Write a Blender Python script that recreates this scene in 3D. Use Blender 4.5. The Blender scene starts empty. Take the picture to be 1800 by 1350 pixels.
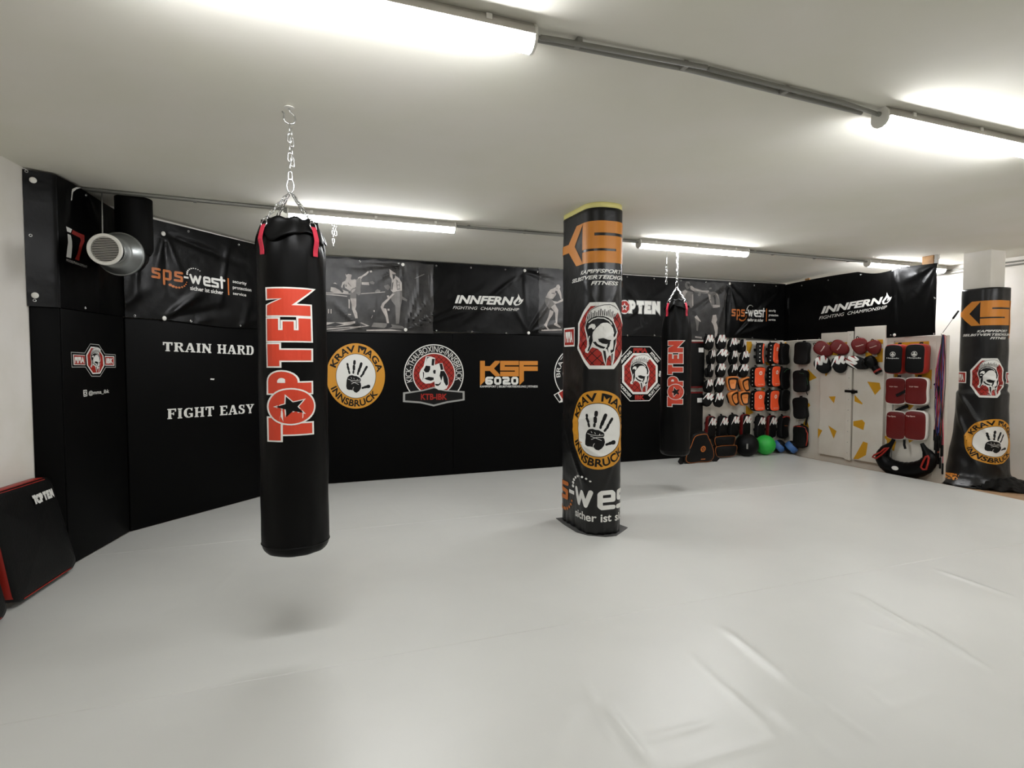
import bpy, bmesh, math, random
from mathutils import Vector, Matrix, noise
from mathutils.geometry import tessellate_polygon
PI = math.pi
S = bpy.context.scene
C = S.collection

# ------------------------------------------------------------------ camera
FL = 1000.0                       # focal length in pixels of the 1800x1350 frame
YAW, PITCH, EYE = math.radians(20.8), math.radians(2.46), 1.5
FW = Vector((math.sin(YAW)*math.cos(PITCH), math.cos(YAW)*math.cos(PITCH), -math.sin(PITCH)))
RT = Vector((math.cos(YAW), -math.sin(YAW), 0))
UP = RT.cross(FW)
EYEP = Vector((0, 0, EYE))
cd = bpy.data.cameras.new('camera'); cam = bpy.data.objects.new('camera', cd); C.objects.link(cam)
cd.sensor_width = 36; cd.lens = FL/1800*36; cd.clip_start = 0.02
m = Matrix((RT, UP, -FW)).transposed().to_4x4(); m.translation = EYEP
cam.matrix_world = m
S.camera = cam

# ------------------------------------------------------------------ light level
w = bpy.data.worlds.new('world'); S.world = w; w.use_nodes = True
w.node_tree.nodes['Background'].inputs[0].default_value = (0.9, 0.95, 1, 1)
w.node_tree.nodes['Background'].inputs[1].default_value = 0.02
S.view_settings.view_transform = 'Standard'; S.view_settings.look = 'None'
S.view_settings.gamma = 1; S.view_settings.use_curve_mapping = False
S.view_settings.exposure = 0.0
LAMP = 80.0                       # emission of the lamp diffusers
CE = 2.81                         # ceiling height

# ------------------------------------------------------------------ pixel helpers (where a traced outline meets its wall)
def ray(x, y): return FW*FL + RT*(x-900) + UP*(675-y)
def hit(x, y, P, n):
    d = ray(x, y); P = Vector(P); n = Vector(n)
    return EYEP + d*((P-EYEP).dot(n)/d.dot(n))
def floor_at(x, y, z=0.0): return hit(x, y, (0, 0, z), (0, 0, 1))

# ------------------------------------------------------------------ materials
def lin(c):
    if isinstance(c, str): c = [int(c[i:i+2], 16)/255 for i in (0, 2, 4)]
    return tuple((v/12.92 if v <= .04045 else ((v+.055)/1.055)**2.4) for v in c) + (1,)
M = {}
def mat(name, col, rough=.5, metal=0, spec=.5, bump=None, coat=0, var=None, emit=None):
    if name in M: return M[name]
    mt = bpy.data.materials.new(name); mt.use_nodes = True; M[name] = mt
    nt = mt.node_tree; b = nt.nodes['Principled BSDF']; L = nt.links.new
    b.inputs['Base Color'].default_value = lin(col); b.inputs['Roughness'].default_value = rough
    b.inputs['Metallic'].default_value = metal; b.inputs['Specular IOR Level'].default_value = spec
    if coat: b.inputs['Coat Weight'].default_value = coat; b.inputs['Coat Roughness'].default_value = .25
    if emit:
        b.inputs['Emission Color'].default_value = lin(emit[0]); b.inputs['Emission Strength'].default_value = emit[1]
    tc = None
    if bump or var: tc = nt.nodes.new('ShaderNodeTexCoord')
    if bump:
        n = nt.nodes.new('ShaderNodeTexNoise'); n.inputs['Scale'].default_value = bump[0]; n.inputs['Detail'].default_value = 4
        bp = nt.nodes.new('ShaderNodeBump'); bp.inputs['Strength'].default_value = bump[1]; bp.inputs['Distance'].default_value = bump[2] if len(bump) > 2 else .01
        L(tc.outputs['Object'], n.inputs['Vector']); L(n.outputs['Fac'], bp.inputs['Height']); L(bp.outputs[0], b.inputs['Normal'])
    if var:
        n = nt.nodes.new('ShaderNodeTexNoise'); n.inputs['Scale'].default_value = var[1]; n.inputs['Detail'].default_value = 5
        mx = nt.nodes.new('ShaderNodeMix'); mx.data_type = 'RGBA'
        mx.inputs['A'].default_value = lin(col); mx.inputs['B'].default_value = lin(var[0])
        mr = nt.nodes.new('ShaderNodeMapRange'); mr.inputs[1].default_value = .35; mr.inputs[2].default_value = .7
        L(tc.outputs['Object'], n.inputs['Vector']); L(n.outputs['Fac'], mr.inputs[0]); L(mr.outputs[0], mx.inputs['Factor']); L(mx.outputs['Result'], b.inputs['Base Color'])
    return mt
mat('plaster', 'e0dcd6', .9, spec=.2, bump=(9, .12, .01), var=('d3cfc4', 2))
mat('ceiling_paint', 'e9e6dd', .9, spec=.2, bump=(5, .1, .01), var=('e4e2d5', 1.5))
mat('white_panel', 'd8d3c8', .55, bump=(30, .03), var=('cfc8bb', 3))
mat('black_vinyl', '0c0c0c', .38, spec=.35, bump=(7, .25, .01))
mat('pad_vinyl', '050505', .5, spec=.07, bump=(3, .15, .01))
mat('wrap_vinyl', '0b0b0b', .34, spec=.4, bump=(10, .35, .012))
mat('bag_leather', '050505', .42, spec=.14, bump=(220, .12, .002))
mat('black_cloth', '0a0a0a', .7, spec=.2, bump=(80, .1))
mat('soft_black', '070707', .5, spec=.18, bump=(60, .1))
mat('black_paint', '050505', .6, spec=.15)
mat('steel', 'c8c8c8', .22, 1)
mat('zinc', '8f9291', .38, .85, bump=(20, .05))
mat('grey_plastic', '8d8c86', .5)
mat('lamp_housing', 'b8b4ac', .45)
mat('white_plastic', 'e6e4dc', .4)
mat('brass', 'a98d4a', .35, .8)
mat('lamp_glow', 'ffffff', .5, emit=('fcfdff', LAMP))
mat('foam', 'd8cf86', .9, bump=(60, .2))
mat('wood', 'b48a5a', .6, bump=(30, .1), var=('8f6a42', 8))
mat('laminate', 'a98968', .45, var=('94765a', 5))
mat('ink_white', 'dddcd6', .5)
mat('ink_grey', '9a9a96', .5)
mat('ink_black', '080808', .45, spec=.25)
mat('ink_orange', 'c47a1c', .5)
mat('ink_brown_orange', 'b9651f', .5)
mat('ink_amber', 'c98a1c', .5)
mat('ink_red', 'a83020', .5)
mat('ink_deep_red', '8c1d14', .5)
mat('mustard', 'c8920f', .6)
mat('red_strap', 'b3243a', .6)
mat('bag_red', 'c23a20', .5)
mat('red_vinyl', '5e0d0b', .38, spec=.3)
mat('pad_red', '98241a', .45, spec=.3)
mat('orange_vinyl', 'f0562a', .42)
mat('tan_orange', 'd8823e', .45)
mat('green_rubber', '25a53a', .5, bump=(90, .1))
mat('blue_rubber', '3c66a0', .5)
mat('pale_print', 'e9d3c4', .6)

# ------------------------------------------------------------------ object helpers
def thing(name, label, cat, loc=(0, 0, 0), rot=(0, 0, 0), group=None):
    o = bpy.data.objects.new(name, None); C.objects.link(o)
    o.empty_display_size = .05
    o.location = loc; o.rotation_euler = rot
    o['label'] = label; o['category'] = cat
    if group: o['group'] = group
    return o
def tag(o, label, cat, group=None):
    o['label'] = label; o['category'] = cat
    if group: o['group'] = group
    return o
def W(o):
    return Matrix.LocRotScale(o.location, o.rotation_euler, o.scale)
def obj(name, bm, mats, parent=None, world=False, smooth=False, label=None, struct=False, auto=None):
    if not isinstance(mats, (list, tuple)): mats = [mats]
    if world and parent is not None:
        mw = W(parent)
        if parent.parent: mw = W(parent.parent) @ mw
        bm.transform(mw.inverted())
    me = bpy.data.meshes.new(name)
    bmesh.ops.recalc_face_normals(bm, faces=bm.faces)
    bm.to_mesh(me); bm.free()
    for k in mats: me.materials.append(M[k])
    if smooth:
        for p in me.polygons: p.use_smooth = True
        if auto is not None:
            me.set_sharp_from_angle(angle=math.radians(auto))
    o = bpy.data.objects.new(name, me); C.objects.link(o); o.parent = parent
    if label: o['label'] = label
    if struct: o['kind'] = 'structure'
    return o
def copy_thing(root, loc, rot, label, group=None):
    r = root.copy(); C.objects.link(r); r.location = loc; r.rotation_euler = rot; r['label'] = label
    if group: r['group'] = group
    for ch in list(root.children):
        c = ch.copy(); C.objects.link(c); c.parent = r
        for g in list(ch.children):
            d = g.copy(); C.objects.link(d); d.parent = c
    return r

def box(bm, x0, x1, y0, y1, z0, z1, mi=0, bev=0):
    r = bmesh.ops.create_cube(bm, size=1)
    vs = r['verts']
    for v in vs: v.co = Vector(((x0+x1)/2+v.co.x*(x1-x0), (y0+y1)/2+v.co.y*(y1-y0), (z0+z1)/2+v.co.z*(z1-z0)))
    fs = list({f for v in vs for f in v.link_faces})
    for f in fs: f.material_index = mi
    if bev:
        es = list({e for v in vs for e in v.link_edges})
        bmesh.ops.bevel(bm, geom=es, offset=bev, segments=3, profile=.5, affect='EDGES')
def NB(): return bmesh.new()
def loft(bm, rings, closed=True, cap=(True, True), mi=0):
    """rings of Vectors, all the same length"""
    R = [[bm.verts.new(p) for p in ring] for ring in rings]
    n = len(R[0])
    for a, b in zip(R, R[1:]):
        for i in range(n if closed else n-1):
            j = (i+1) % n
            try: f = bm.faces.new((a[i], a[j], b[j], b[i])); f.material_index = mi
            except ValueError: pass
    if closed:
        if cap[0]:
            f = bm.faces.new(R[0][::-1]); f.material_index = mi
        if cap[1]:
            f = bm.faces.new(R[-1]); f.material_index = mi
    return R
def tube(bm, pts, r, n=8, mi=0, closed=False):
    pts = [Vector(p) for p in pts]; rings = []; prev = None
    N = len(pts)
    for i, p in enumerate(pts):
        if closed: t = pts[(i+1) % N]-pts[(i-1) % N]
        else: t = pts[min(i+1, N-1)]-pts[max(i-1, 0)]
        t.normalize()
        if prev is None:
            a = Vector((0, 0, 1)) if abs(t.z) < .9 else Vector((1, 0, 0))
            prev = t.cross(a).normalized()
        prev = (prev-t*prev.dot(t)).normalized()
        q = t.cross(prev)
        rr = r(i/(N-1)) if callable(r) else r
        rings.append([p+(prev*math.cos(k*2*PI/n)+q*math.sin(k*2*PI/n))*rr for k in range(n)])
    if closed: rings.append(rings[0]); loft(bm, rings, cap=(False, False), mi=mi); bmesh.ops.remove_doubles(bm, verts=bm.verts, dist=1e-6)
    else: loft(bm, rings, mi=mi)
def lathe(bm, prof, n=40, axis=None, mi=0, cap=(True, True)):
    rings = [[Vector((r*math.cos(k*2*PI/n), r*math.sin(k*2*PI/n), z)) for k in range(n)] for r, z in prof]
    if axis is not None: rings = [[axis @ p for p in q] for q in rings]
    loft(bm, rings, cap=cap, mi=mi)
def frame_to(p0, p1):
    z = (Vector(p1)-Vector(p0)).normalized()
    a = Vector((0, 0, 1)) if abs(z.z) < .95 else Vector((1, 0, 0))
    x = a.cross(z).normalized(); y = z.cross(x)
    m = Matrix((x, y, z)).transposed().to_4x4(); m.translation = Vector(p0); return m
def chain(bm, p0, p1, ll=.045, lw=.022, wr=.003, n=6):
    p0, p1 = Vector(p0), Vector(p1); F = frame_to(p0, p1); D = (p1-p0).length
    pitch = ll-2*wr; k = max(1, round(D/pitch)); pitch = D/k
    for i in range(k):
        pts = []; a = (lw/2-wr); h = (ll/2-wr)-a; zc = pitch*(i+.5)
        for s in range(n+1): t = PI*s/n; pts.append((a*math.cos(t), zc+h+a*math.sin(t)))
        for s in range(n+1): t = PI+PI*s/n; pts.append((a*math.cos(t), zc-h+a*math.sin(t)))
        P = [F @ (Vector((x, 0, z)) if i % 2 else Vector((0, x, z))) for x, z in pts]
        b2 = bmesh.new(); tube(b2, P, wr, 6, closed=True)
        me = bpy.data.meshes.new('tmp'); b2.to_mesh(me); b2.free(); bm.from_mesh(me); bpy.data.meshes.remove(me)

# ------------------------------------------------------------------ 2-D print helpers
_txt = {}
def text_mesh(s, bold=0.0, shear=0.0):
    key = (s, bold, shear)
    if key not in _txt:
        cu = bpy.data.curves.new('t', 'FONT'); cu.body = s; cu.size = 1; cu.offset = bold; cu.shear = shear
        cu.resolution_u = 3
        o = bpy.data.objects.new('t', cu); C.objects.link(o)
        bpy.context.view_layer.update()
        dg = bpy.context.evaluated_depsgraph_get()
        me = bpy.data.meshes.new_from_object(o.evaluated_get(dg))
        V = [(v.co.x, v.co.y) for v in me.vertices]; F = [list(p.vertices) for p in me.polygons]
        if 'M' in s and bold:          # the fattened M is filled wrongly: fill its outline again
            lab = list(range(len(V)))
            def root(i):
                while lab[i] != i: i = lab[i]
                return i
            for f in F:
                for i in f[1:]: lab[root(i)] = root(f[0])
            isl = {}
            for i in range(len(V)): isl.setdefault(root(i), []).append(i)
            for q in isl.values():
                if len(q) == 15:
                    st = set(q); F = [f for f in F if f[0] not in st]
                    hi = [i for i in range(15) if .44 < V[q[i]][1] < .56]      # the crossed inner corners
                    keep = []
                    for i in range(15):
                        if i in hi:
                            j = i+1 if (i+1 in hi) else i-1
                            V[q[i]] = ((V[q[i]][0]+V[q[j]][0])/2, V[q[i]][1]) if i+1 in hi else V[q[i]]
                            if not (i+1 in hi): continue
                        keep.append(q[i])
                    F += [[keep[i] for i in t] for t in tessellate_polygon([[Vector((V[i][0], V[i][1], 0)) for i in keep]])]
        bpy.data.objects.remove(o); bpy.data.curves.remove(cu); bpy.data.meshes.remove(me)
        _txt[key] = (V, F)
    return _txt[key]
def offset_poly(P, d):
    """grow a closed polygon by d (mitred)"""
    n = len(P); A = sum(P[i][0]*P[(i+1) % n][1]-P[(i+1) % n][0]*P[i][1] for i in range(n))
    s = 1 if A > 0 else -1; out = []
    for i in range(n):
        a, b, c = Vector(P[i-1]), Vector(P[i]), Vector(P[(i+1) % n])
        e1 = (b-a).normalized(); e2 = (c-b).normalized()
        n1 = Vector((e1.y, -e1.x))*s; n2 = Vector((e2.y, -e2.x))*s
        k = n1+n2; q = k.dot(n1)
        if q < .3: q = .3
        out.append(tuple(b+k*(d/q)))
    return out
def circle(cx, cy, rx, ry=None, n=48, a0=0, a1=2*PI):
    ry = rx if ry is None else ry
    full = abs(a1-a0-2*PI) < 1e-6
    return [(cx+rx*math.cos(a0+(a1-a0)*i/n), cy+ry*math.sin(a0+(a1-a0)*i/n)) for i in range(n if full else n+1)]
class Print:
    """flat coloured shapes in the (u,v) plane of a surface, laid over one another"""
    def __init__(s, ls=.0005): s.f = []; s.mats = []; s.k = 0; s.ls = ls; s.T = lambda u, v: (u, v)
    def mi(s, m):
        if m not in s.mats: s.mats.append(m)
        return s.mats.index(m)
    def _add(s, tris, m, layer):
        s.k += 1; off = layer*s.ls+(s.k % 17)*.00002
        i = s.mi(m)
        s.f.append(([[s.T(*p) for p in t] for t in tris], i, off))
    def poly(s, P, m, layer=0, holes=()):
        loops = [[Vector((x, y, 0)) for x, y in L] for L in [P]+list(holes)]
        flat = [p for L in loops for p in L]
        s._add([[(flat[i].x, flat[i].y) for i in t] for t in tessellate_polygon(loops)], m, layer)
    def quadlist(s, qs, m, layer=0): s._add(qs, m, layer)
    def ring(s, P, Q, m, layer=0):
        n = len(P); s._add([[P[i], P[(i+1) % n], Q[(i+1) % n], Q[i]] for i in range(n)], m, layer)
    def rect(s, x0, y0, x1, y1, m, layer=0): s._add([[(x0, y0), (x1, y0), (x1, y1), (x0, y1)]], m, layer)
    def line(s, P, w, m, layer=0, closed=False, rnd=True):
        P = list(P); n = len(P)
        for i in range(n if closed else n-1):
            a, b = Vector(P[i]), Vector(P[(i+1) % n]); d = b-a
            if d.length < 1e-9: continue
            q = Vector((-d.y, d.x)).normalized()*w/2
            s._add([[tuple(a-q), tuple(b-q), tuple(b+q), tuple(a+q)]], m, layer)
        if rnd:
            for a in P: s._add([circle(a[0], a[1], w/2, n=10)], m, layer)
    def text(s, t, x0, x1, y0, y1, m, layer=1, bold=0.012, shear=0.0, arc=None):
        """fit text in a box; arc=(cx,cy,radius_of_baseline,angle_at_x0,angle_at_x1,height)"""
        V, F = text_mesh(t, bold, shear)
        ax, bx = min(v[0] for v in V), max(v[0] for v in V)
        ay, by = min(v[1] for v in V), max(v[1] for v in V)
        out = []
        for v in V:
            a, b = (v[0]-ax)/(bx-ax), (v[1]-ay)/(by-ay)
            if arc:
                cx, cy, r, t0, t1, h = arc
                th = t0+(t1-t0)*a; rr = r+b*h
                out.append((cx+rr*math.cos(th), cy+rr*math.sin(th)))
            else: out.append((x0+(x1-x0)*a, y0+(y1-y0)*b))
        s._add([[out[i] for i in f] for f in F], m, layer)
    def build(s, name, surf, parent, step=None, label=None, base=.0012, vstep=None):
        bm = bmesh.new()
        for tris, i, off in s.f:
            cache = {}
            for t in tris:
                vs = []
                for p in t:
                    k = (round(p[0], 6), round(p[1], 6))
                    if k not in cache: cache[k] = bm.verts.new((p[0], p[1], off+base))
                    if cache[k] not in vs: vs.append(cache[k])
                if len(vs) > 2:
                    try: f = bm.faces.new(vs); f.material_index = i
                    except ValueError: pass
        for ax, st in ((0, step), (1, vstep or step)):
            if not st: continue
            lo = min(v.co[ax] for v in bm.verts); hi = max(v.co[ax] for v in bm.verts)
            k = math.floor(lo/st)+1
            while k*st < hi:
                nrm = (1, 0, 0) if ax == 0 else (0, 1, 0)
                co = (k*st, 0, 0) if ax == 0 else (0, k*st, 0)
                bmesh.ops.bisect_plane(bm, geom=bm.verts[:]+bm.edges[:]+bm.faces[:], plane_co=co, plane_no=nrm, dist=1e-6)
                k += 1
        for v in bm.verts: v.co = surf(v.co.x, v.co.y, v.co.z)
        bm2 = bm
        me_name = name
        # face outwards: compare against the surface normal
        bm2.normal_update()
        o = obj_keep(me_name, bm2, s.mats, parent)
        if label: o['label'] = label
        return o
def obj_keep(name, bm, mats, parent):
    if parent is not None:
        mw = W(parent)
        if parent.parent: mw = W(parent.parent) @ mw
        bm.transform(mw.inverted())
    me = bpy.data.meshes.new(name); bm.to_mesh(me); bm.free()
    for k in mats: me.materials.append(M[k])
    o = bpy.data.objects.new(name, me); C.objects.link(o); o.parent = parent
    return o

# ================================================================== STRUCTURE
ND = math.sqrt(.5)
P_L0, P_L1, P_A1 = Vector((-1.56, 4.95, 0)), Vector((-1.375, 5.76, 0)), Vector((.026, 7.16, 0))
def slab(name, pts, z0, z1, m, **k):
    bm = NB(); loft(bm, [[Vector((x, y, z0)) for x, y in pts], [Vector((x, y, z1)) for x, y in pts]])
    return obj(name, bm, m, **k)
FZ = -.04
WL0, WL1 = (-1.72, 4.87), (-1.80, 4.25)          # white wall running towards the camera
LB = (-2.66, -2.6)
slab('wall_left', [WL0, WL1, LB, (LB[0]-.15, LB[1]), (-2.1, 5.2), (-1.9, 5.2)], FZ, CE, 'plaster', struct=True)
slab('wall_left_end', [(-1.72, 4.872), (-1.47, 5.9), (-1.7, 6.3), (-1.9, 5.21)], FZ, CE, 'plaster', struct=True)
slab('wall_corner', [(-1.46, 5.78), (-.02, 7.22), (-.2, 7.4), (-1.65, 5.97)], FZ, CE, 'plaster', struct=True)
slab('wall_back', [(-.02, 7.222), (8.74, 7.222), (8.74, 7.4), (-.2, 7.4)], FZ, CE, 'plaster', struct=True)
slab('wall_right', [(8.62, -2.6), (8.74, -2.6), (8.74, 7.22), (8.62, 7.22)], FZ, CE, 'plaster', struct=True)
slab('wall_front', [(-2.81, -2.72), (8.74, -2.72), (8.74, -2.602), (-2.81, -2.602)], FZ, CE, 'plaster', struct=True)
bm = NB(); loft(bm, [[Vector((x, -2.8, CE)), Vector((x, 5.65, CE)), Vector((x, 7.16, 2.745)), Vector((x, 7.5, 2.73)), Vector((x, 7.5, CE+.1)), Vector((x, -2.8, CE+.1))] for x in (-2.9, 8.8)]); obj('ceiling', bm, 'ceiling_paint', struct=True)
bm = NB(); box(bm, -2.9, 8.8, -2.8, 7.5, FZ-.1, FZ); obj('floor', bm, 'laminate', struct=True)
# white column that carries the far wrap, and the near one (hidden by its wrap)
slab('wall_column', [(7.76, 4.36), (8.03, 4.36), (8.03, 4.66), (7.76, 4.66)], FZ, CE, 'plaster', struct=True)
# low partition with the cupboard doors, at right angles to the back wall
PX = 7.5
bm = NB(); box(bm, PX, PX+.05, 4.66, 7.215, FZ, 1.80); obj('wall_partition', bm, 'white_panel', struct=True)

# ---- floor mat: grey tarpaulin with welded seams and creases
mt = mat('mat_tarp', 'cacac5', .36, spec=.42, var=('c4c4bf', 1.1))
nt = mt.node_tree; L = nt.links.new; b = nt.nodes['Principled BSDF']
tc = nt.nodes.new('ShaderNodeTexCoord')
def math_node(op, a, bb=None, clamp=False):
    n = nt.nodes.new('ShaderNodeMath'); n.operation = op; n.use_clamp = clamp
    for i, v in enumerate((a, bb)):
        if v is None: continue
        if isinstance(v, (int, float)): n.inputs[i].default_value = v
        else: L(v, n.inputs[i])
    return n.outputs[0]
def ridge(x0, y0, x1, y1, wd, h, sharp=False, fade=.25):
    mp = nt.nodes.new('ShaderNodeMapping'); mp.vector_type = 'TEXTURE'
    mp.inputs['Location'].default_value = (x0, y0, 0); mp.inputs['Rotation'].default_value = (0, 0, math.atan2(y1-y0, x1-x0))
    L(tc.outputs['Object'], mp.inputs[0])
    sp = nt.nodes.new('ShaderNodeSeparateXYZ'); L(mp.outputs[0], sp.inputs[0])
    ln = math.hypot(x1-x0, y1-y0)
    if sharp:      # a lap seam: a step in height with a soft far side
        mr = nt.nodes.new('ShaderNodeMapRange'); mr.interpolation_type = 'SMOOTHSTEP'
        for k, v in enumerate((-wd, wd, 0, 1)): mr.inputs[k+1].default_value = v
        L(sp.outputs[1], mr.inputs[0]); a = mr.outputs[0]
    else:
        ab = math_node('ABSOLUTE', sp.outputs[1])
        mr = nt.nodes.new('ShaderNodeMapRange'); mr.interpolation_type = 'SMOOTHSTEP'
        for k, v in enumerate((0, wd, 1, 0)): mr.inputs[k+1].default_value = v
        L(ab, mr.inputs[0]); a = mr.outputs[0]
        mr = nt.nodes.new('ShaderNodeMapRange')
        for k, v in enumerate((0, ln*fade, 0, 1)): mr.inputs[k+1].default_value = v
        L(sp.outputs[0], mr.inputs[0]); a = math_node('MULTIPLY', a, mr.outputs[0])
        mr = nt.nodes.new('ShaderNodeMapRange')
        for k, v in enumerate((ln*(1-fade), ln, 1, 0)): mr.inputs[k+1].default_value = v
        L(sp.outputs[0], mr.inputs[0]); a = math_node('MULTIPLY', a, mr.outputs[0])
    return math_node('MULTIPLY', a, h)
def fl(x, y): p = floor_at(x, y); return (p.x, p.y)
hs = [ridge(-4, 2.90, 9, 2.78, .006, .007, True), ridge(-4, 5.16, 9, 5.14, .006, .005, True)]
acc = math_node('ADD', hs[0], hs[1])
CREASE = [
    (1265, 1100, 1410, 1215, .05, .010), (1400, 1205, 1545, 1310, .035, .006), (1495, 1040, 1650, 1130, .05, .012), (1600, 1090, 1760, 1190, .04, .008),
    (1640, 1000, 1800, 1056, .035, .008), (1205, 1145, 1285, 1220, .02, .003), (1270, 1205, 1372, 1300, .035, .007), (1060, 1235, 1145, 1350, .045, .012),
    (1025, 1190, 1085, 1320, .03, .004), (1110, 1308, 1255, 1268, .02, .004), (1180, 1350, 1375, 1296, .02, .004), (1525, 1208, 1600, 1180, .018, .003),
    (1518, 1205, 1575, 1250, .02, .003), (1540, 1255, 1660, 1215, .02, .002), (1500, 1090, 1600, 1120, .02, .003), (1560, 1120, 1640, 1145, .02, .002),
    (370, 1048, 425, 985, .02, .003), (290, 1080, 306, 1066, .02, .003), (635, 1040, 645, 990, .015, .003), (685, 888, 712, 905, .03, .003), (760, 882, 792, 900, .03, .003),
    (1140, 842, 1210, 870, .02, .003), (150, 985, 330, 962, .03, .004), (1110, 932, 1140, 950, .03, .004), (1350, 1240, 1480, 1340, .06, .005), (960, 1340, 1010, 1240, .06, .005)]
n = nt.nodes.new('ShaderNodeTexNoise'); n.inputs['Scale'].default_value = 1.3; n.inputs['Detail'].default_value = 3
L(tc.outputs['Object'], n.inputs['Vector'])
acc = math_node('ADD', acc, math_node('MULTIPLY', n.outputs['Fac'], .012))
bp = nt.nodes.new('ShaderNodeBump'); bp.inputs['Strength'].default_value = .8; bp.inputs['Distance'].default_value = 1.0
L(acc, bp.inputs['Height']); L(bp.outputs[0], b.inputs['Normal'])
nr = nt.nodes.new('ShaderNodeMapRange'); nr.inputs[3].default_value = .28; nr.inputs[4].default_value = .42
L(n.outputs['Fac'], nr.inputs[0]); L(nr.outputs[0], b.inputs['Roughness'])
CR = []
for (ax, ay, bx, by, wd, h) in CREASE:
    p, q = fl(ax, ay), fl(bx, by); CR.append((p[0], p[1], q[0]-p[0], q[1]-p[1], max(.018, wd*.5), h*.85))
def mat_z(x, y):
    z = 0.0
    for px, py, dx, dy, wd, h in CR:
        l2 = dx*dx+dy*dy; t = ((x-px)*dx+(y-py)*dy)/l2
        if -.05 < t < 1.05:
            l = math.sqrt(l2); d_ = ((x-px)*-dy+(y-py)*dx)/l
            if abs(d_) < 3*wd: z += h*1.1*math.exp(-(d_/wd)**2)*max(0, min(1, t*5+.1))*max(0, min(1, (1-t)*5+.1))
    return z
pts = [(-1.8, 4.24), (-1.70, 4.86), (-1.56, 4.952), (-1.376, 5.758), (.024, 7.158), (5.6, 7.158), (5.605, 7.10), (7.46, 7.10), (7.28, 6.65), (7.28, 4.4), (7.22, 3.6), (7.22, -2.58), (-2.62, -2.58)]
hole = [(2.485+x, 4.5+y) for x, y in ((-.15, -.22), (-.06, -.30), (.06, -.30), (.16, -.24), (.16, .30), (-.15, .30))]
bm = NB()
loops = [[Vector((x, y, 0)) for x, y in pts], [Vector((x, y, 0)) for x, y in hole]]
flat = [p for l in loops for p in l]
top = [bm.verts.new(p) for p in flat]
for t in tessellate_polygon(loops):
    f = bm.faces.new([top[i] for i in t])
    f.normal_update()
    if f.normal.z < 0: f.normal_flip()
for ax, lo, hi, st in ((0, -1.75, 7.2, .02), (1, .55, 3.9, .02), (1, 3.9, 7.1, .06)):
    k = lo
    while k < hi:
        nrm = (1, 0, 0) if ax == 0 else (0, 1, 0); co = (k, 0, 0) if ax == 0 else (0, k, 0)
        g = bm.verts[:]+bm.edges[:]+bm.faces[:]
        bmesh.ops.bisect_plane(bm, geom=g, plane_co=co, plane_no=nrm, dist=1e-6); k += st
edge = [e for e in bm.edges if len(e.link_faces) == 1]
ex = bmesh.ops.extrude_edge_only(bm, edges=edge)
for v in [g for g in ex['geom'] if isinstance(g, bmesh.types.BMVert)]: v.co.z = FZ+.001
for v in bm.verts:
    if v.co.z > -.01: v.co.z = mat_z(v.co.x, v.co.y)
fm = obj('floor_mat', bm, 'mat_tarp', smooth=True, auto=35); tag(fm, 'pale grey tarpaulin training mat covering the floor', 'mat')

# ================================================================== WALL PADS
def pad_panel(parent, name, A, B, z0, z1, th, m='pad_vinyl', bev=.008):
    """a flat padded board whose front runs from A to B (plan), thickness th behind it"""
    A, B = Vector((A[0], A[1], 0)), Vector((B[0], B[1], 0)); d = (B-A); ln = d.length; d.normalize(); nb = Vector((-d.y, d.x, 0))
    bm = NB(); box(bm, 0, ln, 0, th, z0, z1, bev=bev)
    bm.transform(Matrix((d, nb, Vector((0, 0, 1)))).transposed().to_4x4()); bm.transform(Matrix.Translation(A))
    return obj(name, bm, m, parent, world=True, smooth=True, auto=40)
def planar(A, B):
    """surface map: u metres along A->B, v = height"""
    A, B = Vector((A[0], A[1], 0)), Vector((B[0], B[1], 0)); d = (B-A).normalized(); nf = Vector((d.y, -d.x, 0))
    def surf(u, v, o): return A+d*u+Vector((0, 0, v))+nf*o
    def px(x, y): p = hit(x, y, A, nf); return ((p-A).dot(d), p.z)
    return surf, px
ZT = 1.84
SB, PB = planar((0, 7.16), (8, 7.16))                 # back wall pad face
SA, PA = planar(P_L1[:2], P_A1[:2])                   # angled corner face
SL, PL = planar(P_L0[:2], P_L1[:2])                   # short left face
wp_b = thing('wall_pad', 'long black wall padding with round club logos along the back wall', 'wall padding', (2.8, 7.19, 0))
for a, c in ((.028, 1.9), (1.9, 3.8), (3.8, 5.6)): pad_panel(wp_b, 'panel', (a, 7.16), (c, 7.16), 0.002, ZT, .058)
wp_a = thing('wall_pad', 'black corner wall padding lettered in white slab capitals', 'wall padding', (-.68, 6.5, 0))
d = (P_A1-P_L1).normalized()
pad_panel(wp_a, 'panel', (P_L1+d*.01)[:2], (P_A1-d*.005)[:2], .002, ZT+.02, .05)
wp_l = thing('wall_pad', 'narrow black wall padding with a small octagon crest beside the white wall', 'wall padding', (-1.5, 5.3, 0))
pad_panel(wp_l, 'panel', P_L0[:2], P_L1[:2], .002, 1.87, .05)
pad_panel(wp_l, 'end_panel', (-1.716, 4.872), (-1.565, 4.946), .002, 1.87, .04)

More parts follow.
